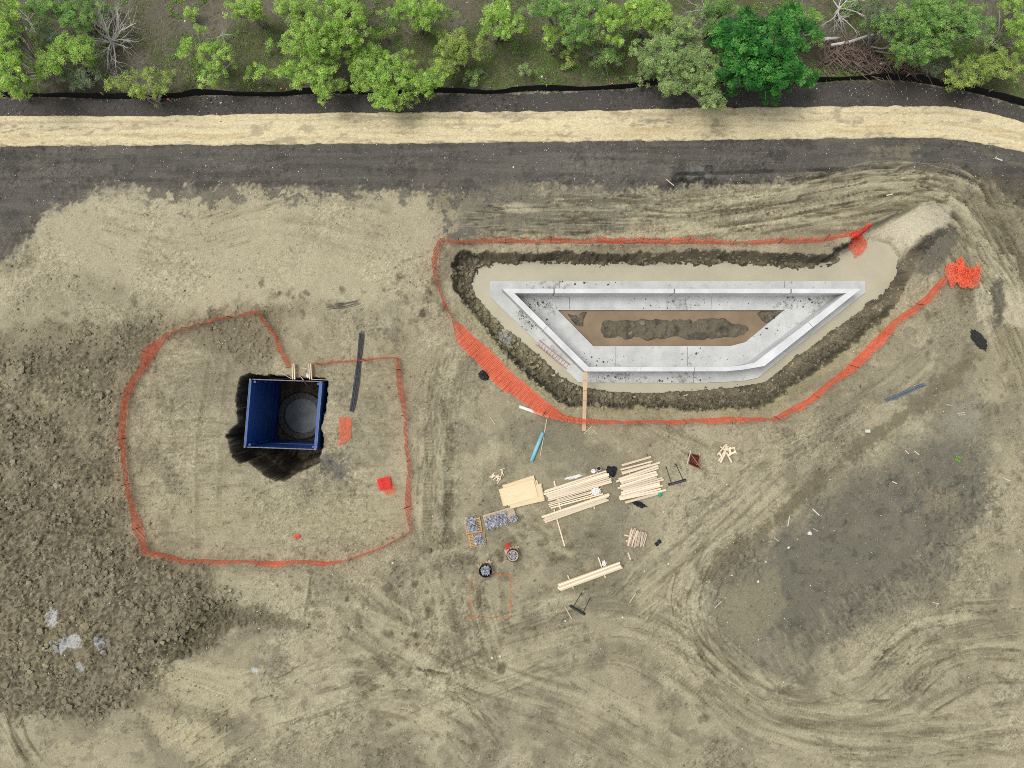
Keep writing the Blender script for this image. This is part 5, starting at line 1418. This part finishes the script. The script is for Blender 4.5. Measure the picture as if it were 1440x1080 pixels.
def tree(name, label, pal, blobs, h, cat='tree', dens=3.4, per=95, size=.085, prad=.40, low=.45, seed=0, grp=None, bark='bark', stems=None):
    rng = np.random.default_rng(seed + 100); rnd = random.Random(seed)
    cents = []
    for (cx, cy, rx_, ry_) in blobs:
        rx_ *= 1.24; ry_ *= 1.22
        n = max(4, int(dens * math.pi * rx_ * ry_ / S / S))
        for _ in range(n):
            t = rng.random() * 6.283; q = math.sqrt(rng.random()) * (0.84 + .22 * math.sin(3 * t + cx) + .16 * math.sin(7 * t + cy))
            z = h * (low + (1 - low) * math.sqrt(max(0, 1 - q * q)) * (0.55 + .45 * rng.random()))
            cents.append(P(cx + rx_ * q * math.cos(t), cy + ry_ * q * math.sin(t), z))
    C = np.array([c[:] for c in cents]); rad = prad * rng.uniform(.6, 1.25, len(C))
    mx = C.mean(0)
    base = Vector((mx[0] + rng.uniform(-.3, .3), mx[1] + rng.uniform(-.3, .3), 0)); base.z = gz(base.x, base.y)
    root = empty(name, base); tag(root, label, cat, grp)
    V_, F_, col = leaves_np(C - np.array(base[:]), rad, per, size, GREENS[pal], rng)
    np_mesh('crown', V_, F_, M['leaf'], root, col=col)
    mb = MB(); k = max(3, min(9, len(C) // 9))
    seeds = C[rng.choice(len(C), k, replace=False)]
    for _ in range(3):
        lab = np.argmin(((C[:, None] - seeds[None]) ** 2).sum(-1), 1)
        seeds = np.array([C[lab == i].mean(0) if (lab == i).any() else seeds[i] for i in range(k)])
    r0 = 0.035 + 0.012 * h
    for i in range(k):
        node = Vector(seeds[i]) - base; node.z *= 0.78
        s0 = Vector((rng.uniform(-.25, .25), rng.uniform(-.25, .25), -0.1))
        m1 = s0.lerp(node, .5) + Vector((rng.uniform(-.25, .25), rng.uniform(-.25, .25), .25))
        mb.tube([s0, s0.lerp(m1, .5) + Vector((rng.uniform(-.1, .1), rng.uniform(-.1, .1), .05)), m1, node], [r0, r0 * .8, r0 * .6, r0 * .42], 6)
        for c in C[lab == i]:
            e = Vector(c) - base; st = m1.lerp(node, rnd.uniform(.2, 1)); md = st.lerp(e, .5) + Vector((rnd.uniform(-.2, .2), rnd.uniform(-.2, .2), rnd.uniform(-.05, .2)))
            e2 = e + (e - md) * .25
            mb.tube([st, md, e, e2], [r0 * .34, r0 * .24, r0 * .14, .008], 4, False)
            for _ in range(1):
                f = md.lerp(e, rnd.random()); g_ = f + Vector((rnd.uniform(-.5, .5), rnd.uniform(-.5, .5), rnd.uniform(-.05, .3)))
                mb.tube([f, f.lerp(g_, .5) + Vector((0, 0, .06)), g_], [r0 * .13, .012, .006], 3, False)
    mb.build('trunk', M[bark], root, True)
    return root
TG = 'green brush trees along the top verge'
TREES = [
    ('lime', 'bright lime tree cut by the left edge', [(6, 25, 26, 30), (12, 100, 24, 38), (4, 60, 20, 30)], 5.0),
    ('mid', 'dark green bush at the top edge left of the dead grey tree', [(105, 18, 32, 22), (62, 8, 28, 12)], 4.0),
    ('lime', 'low mixed green bush above the fence left of the dead grey tree', [(70, 88, 24, 20), (112, 70, 22, 18), (95, 60, 20, 12)], 3.6),
    ('grey', 'grey green shrub tucked against the silt fence at left', [(110, 108, 30, 14), (70, 55, 16, 14)], 2.4),
    ('yellow', 'thin yellow green bush overhanging the silt fence', [(205, 118, 36, 22), (158, 120, 14, 8)], 3.2),
    ('lime', 'sparse tree with outlying left sprigs above the weedy verge', [(306, 80, 26, 26), (290, 112, 12, 12), (265, 68, 16, 12), (279, 44, 10, 8)], 3.6),
    ('lime', 'small bush right of the sparse left sprigged tree', [(365, 98, 17, 13)], 2.6),
    ('lime', 'bush with dark gaps at the top edge above the bare verge', [(345, 10, 26, 18)], 3.8),
    ('lime', 'tall broad lime tree reaching the top edge left of centre', [(452, 40, 46, 46), (490, 30, 28, 40), (410, 8, 26, 14)], 5.2),
    ('lime', 'ragged lime tree with bare grey limbs hanging to the silt fence', [(445, 98, 36, 32), (400, 100, 14, 10), (455, 130, 10, 14)], 3.8),
    ('lime', 'largest round lime bush covering the silt fence', [(545, 108, 44, 34), (600, 112, 28, 20), (540, 140, 24, 14), (512, 84, 24, 26)], 3.6),
    ('yellow', 'open yellow green bush right of the largest round bush', [(642, 68, 34, 24), (626, 92, 18, 12)], 3.2),
    ('lime', 'hanging lime crown at the top edge above the open bush', [(590, 12, 46, 16), (596, 30, 14, 12)], 4.4),
    ('lime', 'compact green bush on the open verge at top centre', [(705, 30, 30, 26)], 3.8),
    ('mid', 'ragged green crowns along the top edge right of centre', [(772, 12, 32, 14), (812, 40, 24, 26), (822, 8, 30, 12)], 4.4),
    ('lime', 'small light sprig beside the ragged green crowns', [(775, 50, 14, 16)], 3.0),
    ('lime', 'leafy green crown over the tangle of dead twigs', [(856, 28, 22, 26), (868, 58, 10, 8)], 4.2),
    ('mid', 'tiny green bush growing among pale dead twigs', [(858, 78, 16, 12), (842, 88, 8, 6)], 2.2),
    ('lime', 'bright green crown at the top edge left of the pale tree', [(916, 22, 30, 26), (905, 8, 30, 12)], 4.6),
    ('soft', 'broad pale grey green tree spilling towards the straw path', [(940, 78, 44, 36), (990, 100, 34, 32), (955, 40, 30, 16), (945, 120, 20, 12), (1000, 140, 20, 16)], 4.6),
    ('mid', 'muted green scrub at the top edge left of the deep green tree', [(1012, 10, 30, 14), (1005, 40, 18, 14)], 3.4),
    ('mid', 'broad mid green tree at upper right beside the brush pile', [(1300, 30, 62, 34), (1330, 20, 36, 40), (1290, 68, 40, 20), (1370, 34, 26, 24)], 5.4),
    ('grey', 'grey green thin tree left of the broad upper right tree', [(1240, 22, 28, 22), (1268, 50, 20, 24)], 4.0),
    ('yellow', 'yellow green spreading bush over the silt fence at right', [(1385, 92, 42, 16), (1412, 88, 26, 22), (1352, 112, 22, 14)], 3.2),
    ('lime', 'bush cut by the right edge near the top', [(1428, 30, 16, 20), (1440, 55, 14, 14), (1425, 6, 14, 8)], 3.6),
    ('grey', 'dull shrub at the foot of the broad upper right tree', [(1310, 88, 24, 16)], 2.2),
    ('mid', 'green shoots between the deep green tree and grey limbs', [(1138, 30, 16, 20), (1150, 55, 10, 6)], 3.0),
]
for k, (pal, lb, bl, h) in enumerate(TREES):
    thin = 0.6 if ('thin' in lb or 'wispy' in lb or 'sparse' in lb or 'dull' in lb) else 1.0
    tree('brush_tree', lb, pal, bl, h, dens=12.5 * thin, per=78, size=.047, prad=.25, seed=k, grp=TG)
tree('broadleaf_tree', 'dense round deep green tree standing taller than the brush', 'deep', [(1078, 66, 62, 56), (1050, 100, 40, 30), (1100, 100, 34, 30), (1040, 60, 30, 34)], 6.2, dens=9.0, per=80, size=.085, prad=.32, low=.35, seed=77)

for k, (x, y, rr, lb) in enumerate([(268, 17, 12, 'small green sprig alone above the sparse left sprigged tree'),
    (663, 108, 13, 'low sprig between the open yellow green bush and the silt fence'), (800, 82, 13, 'low sprig on the mossy patch below the small light sprig'),
    (903, 108, 13, 'low leafy tuft at the silt fence left of the pale tree'), (1022, 62, 14, 'low sprig squeezed between the pale tree and the deep green tree'),
    (1195, 8, 15, 'low bush behind the grey limbs at the top edge'), (1262, 76, 13, 'low sprig at the upper right end of the brush pile'),
    (1400, 60, 13, 'low sprig between the yellow green bush and the right edge bush'), (385, 62, 10, 'low sprig on the bare verge left of the tall broad tree'),
    (146, 16, 14, 'low sprig at the top edge beside the bleached dead tree'), (545, 48, 11, 'low sprig on bare ground right of the tall broad tree'),
    (738, 98, 10, 'low sprig on the open mossy verge near the pinkish stone'), (30, 128, 12, 'low sprig at the foot of the left edge tree by the fence')]):
    tree('undergrowth_bush', lb, ['lime', 'mid', 'yellow', 'soft'][k % 4], [(x, y, rr, rr * .75)], 1.3, cat='bush', dens=8, per=60, size=.055, prad=.24, seed=300 + k, grp='low undergrowth among the brush trees', low=.3)
# dead trees and brush
def grow(mb, p, d, L, r_, depth, rnd, droop=0.0):
    pts = [p]; rr = [r_]; q = p.copy(); dd = d.normalized()
    n = 5
    for i in range(n):
        dd = (dd + Vector((rnd.uniform(-.34, .34), rnd.uniform(-.34, .34), rnd.uniform(-.16, .16) - droop))).normalized()
        q = q + dd * L / n; q.z = max(q.z, 0.03); pts.append(q.copy()); rr.append(r_ * (1 - .75 * (i + 1) / n))
    mb.tube(pts, rr, 5 if depth > 1 else 3, False)
    if depth <= 0: return
    for k in range(5 if depth > 1 else 4):
        i = rnd.randint(1, n); e = (pts[i] - pts[i - 1]).normalized()
        s_ = (e + Vector((rnd.uniform(-.9, .9), rnd.uniform(-.9, .9), rnd.uniform(-.25, .35)))).normalized()
        grow(mb, pts[i], s_, L * rnd.uniform(.4, .7), rr[i] * .62, depth - 1, rnd, droop)
def dead(label, px, py, n, L, r_, up, seed, m='dead', dirs=None, depth=2, name='dead_tree'):
    rnd = random.Random(seed); b = on(px, py); root = empty(name, b); tag(root, label, 'dead tree'); mb = MB()
    tk = MB().tube([(0, 0, -.2), (0.05, 0.02, .5), (.05, .1, 1.0)], [r_ * 1.6, r_ * 1.3, r_], 8); tk.build('trunk', M[m], root, True)
    for k in range(n):
        a = dirs[k % len(dirs)] + rnd.uniform(-.3, .3) if dirs else 2 * math.pi * k / n + rnd.uniform(-.3, .3)
        d = Vector((math.cos(a), math.sin(a), up * rnd.uniform(.5, 1.3)))
        grow(mb, Vector((0.03, .05, rnd.uniform(.4, .95))), d, L * rnd.uniform(.7, 1.1), r_ * .62, depth, rnd, 0.05)
    mb.build('branches', M[m], root, True)
dead('bare bleached grey dead tree at upper left', 164, 66, 20, 2.3, .10, .7, 5)
dead('bare dead grey limbs reaching down from the top edge beside the deep green tree', 1172, 22, 8, 2.2, .09, .5, 6, dirs=[-1.6, -1.2, -2.0, 1.5, .4, 2.7, -.6])
dead('small tangle of pale dead twigs on the verge right of centre', 850, 84, 8, 1.3, .04, .3, 7)
dead('thin leafless grey bush at the far upper left', 50, 38, 10, 1.5, .04, .6, 8)
dead('thin dry twigs at the top edge beside the bright crown', 985, 22, 9, 1.6, .045, .6, 9, )
dead('low dry shrub below the silt fence corner at left', 60, 112, 8, 1.2, .03, .3, 10)
dead('leafless twiggy bush under the sparse left sprigged tree', 318, 60, 6, 1.2, .03, .4, 11)
for lb, pts, r_ in (('thick pale fallen log right of the deep green tree', [(1142, 61), (1160, 59), (1176, 57)], .16), ('long bleached fallen branch across the brush pile', [(1165, 68), (1190, 63), (1215, 55), (1238, 50)], .13), ('short grey branch over the lower brush pile', [(1232, 95), (1250, 90), (1262, 87)], .07), ('short white stump at the right end of the brush pile', [(1297, 104), (1298, 112)], .10), ('pale broken stump under the pale tree near the path', [(1002, 128), (1003, 140)], .14)):
    p3 = [on(a, b) + Vector((0, 0, .45 if 'brush' in lb or 'log' in lb else .3)) for a, b in pts]
    tag(MB().tube(p3, [r_ * (1 - .5 * i / (len(p3) - 1)) for i in range(len(p3))], 8).build('fallen_log', M['dead'], None, True), lb, 'log')
mb = MB(); rnd = random.Random(12)
for k in range(520):
    t = rnd.random(); x = 1150 + 145 * t + rnd.gauss(0, 5); y = 82 + 14 * t + rnd.gauss(0, 11)
    p = on(x, min(y, 108)); a = rnd.uniform(-1.2, 1.2) + (1.57 if rnd.random() < .35 else 0); L = rnd.uniform(.4, 1.5)
    d = Vector((math.cos(a), math.sin(a), rnd.uniform(-.15, .25))); z = Vector((0, 0, rnd.uniform(.03, .6)))
    m_ = p + z + d * L * .5 + Vector((rnd.uniform(-.1, .1), rnd.uniform(-.1, .1), .05))
    mb.tube([p + z, m_, p + z + d * L], [rnd.uniform(.02, .05), .022, .008], 4, False)
tag(mb.build('brush_pile', M['brush']), kind='stuff')
mb = MB()
for k in range(900):
    x = rnd.uniform(-10, 1450); y = rnd.uniform(-10, 126)
    p = on(x, y); a = rnd.uniform(0, 6.28); L = rnd.uniform(.2, .9); d = Vector((math.cos(a), math.sin(a), rnd.uniform(-.02, .12)))
    mb.tube([p + Vector((0, 0, .03)), p + d * L * .5 + Vector((rnd.uniform(-.06, .06), rnd.uniform(-.06, .06), .05)), p + d * L + Vector((0, 0, .03))], [.010, .009, .004], 3, False)
tag(mb.build('fallen_twigs', M['bark']), kind='stuff')
# weeds and grass
n = 60000
x, y, z = pick(GR + LIT * 0.08, n)
rng = np.random.default_rng(5)
th = rng.random(n) * 6.283; L = rng.uniform(.05, .15, n); w_ = rng.uniform(.012, .03, n)
dxy = np.stack([np.cos(th), np.sin(th)], -1); sxy = np.stack([-np.sin(th), np.cos(th)], -1)
b0 = np.stack([x, y, z], -1)
V_ = np.stack([b0 + np.c_[sxy * w_[:, None], 0 * z], b0 - np.c_[sxy * w_[:, None], 0 * z], b0 + np.c_[dxy * L[:, None], L * .7]], 1).reshape(-1, 3)
pal = np.array([srgb(112, 138, 66), srgb(130, 132, 84), srgb(94, 124, 56), srgb(140, 134, 100)])
n3 = 60000
gm = LIT * (Y < 27.5) * sm(0.03, 0.10, noise(1.7, 5, 982)) * sm(-0.05, .1, noise(.5, 4, 983))
x2, y2, z2 = pick(gm, n3)
V2, F2, c2_ = leaves_np(np.stack([x2, y2, z2 + .05], -1), np.full(n3, .07), 1, .045, [srgb(132, 166, 84), srgb(150, 176, 100), srgb(110, 144, 72)], rng)
tag(np_mesh('ground_cover', V2, F2, M['grass'], col=c2_), kind='stuff')
tag(np_mesh('grass', V_, np.arange(n * 3).reshape(-1, 3), M['grass'], col=np.repeat(pal[rng.integers(0, 4, n)] * rng.uniform(.7, 1.2, (n, 1)), 3, 0)), kind='stuff')
for lb, a, b, r_ in (('single small green weed on the dark damp patch', 1347, 645, .22),):
    p = on(a, b); root = empty('weed', p); tag(root, lb, 'weed')
    V_, F_, col = leaves_np(np.array([[0, 0, .12], [.1, .05, .1], [-.1, .04, .1], [0, -.1, .08]]), np.full(4, r_ * .7), 50, .05, GREENS['mid'], rng)
    np_mesh('leaves', V_, F_, M['leaf'], root, col=col); MB().tube([(0, 0, -.03), (0, 0, .15)], .008, 5).build('stem', M['bark'], root)
# small marker flags along the silt fence
for lb, a, b in (('tiny red marker flag at the thin yellow green bush', 242, 144), ('tiny orange marker stake at the silt fence right of the small bush', 399, 129), ('tiny orange marker stake at the silt fence near the mossy spot', 859, 123), ('tiny red marker stake at the silt fence near the right edge', 1436, 141)):
    p = on(a, b); root = empty('marker_flag', p); tag(root, lb, 'marker flag')
    MB().box((0, 0, .25), (.03, .03, .6)).build('stake', M['stick'], root); MB().box((0, 0, .55), (.12, .08, .10)).build('flag', M['orange'], root)
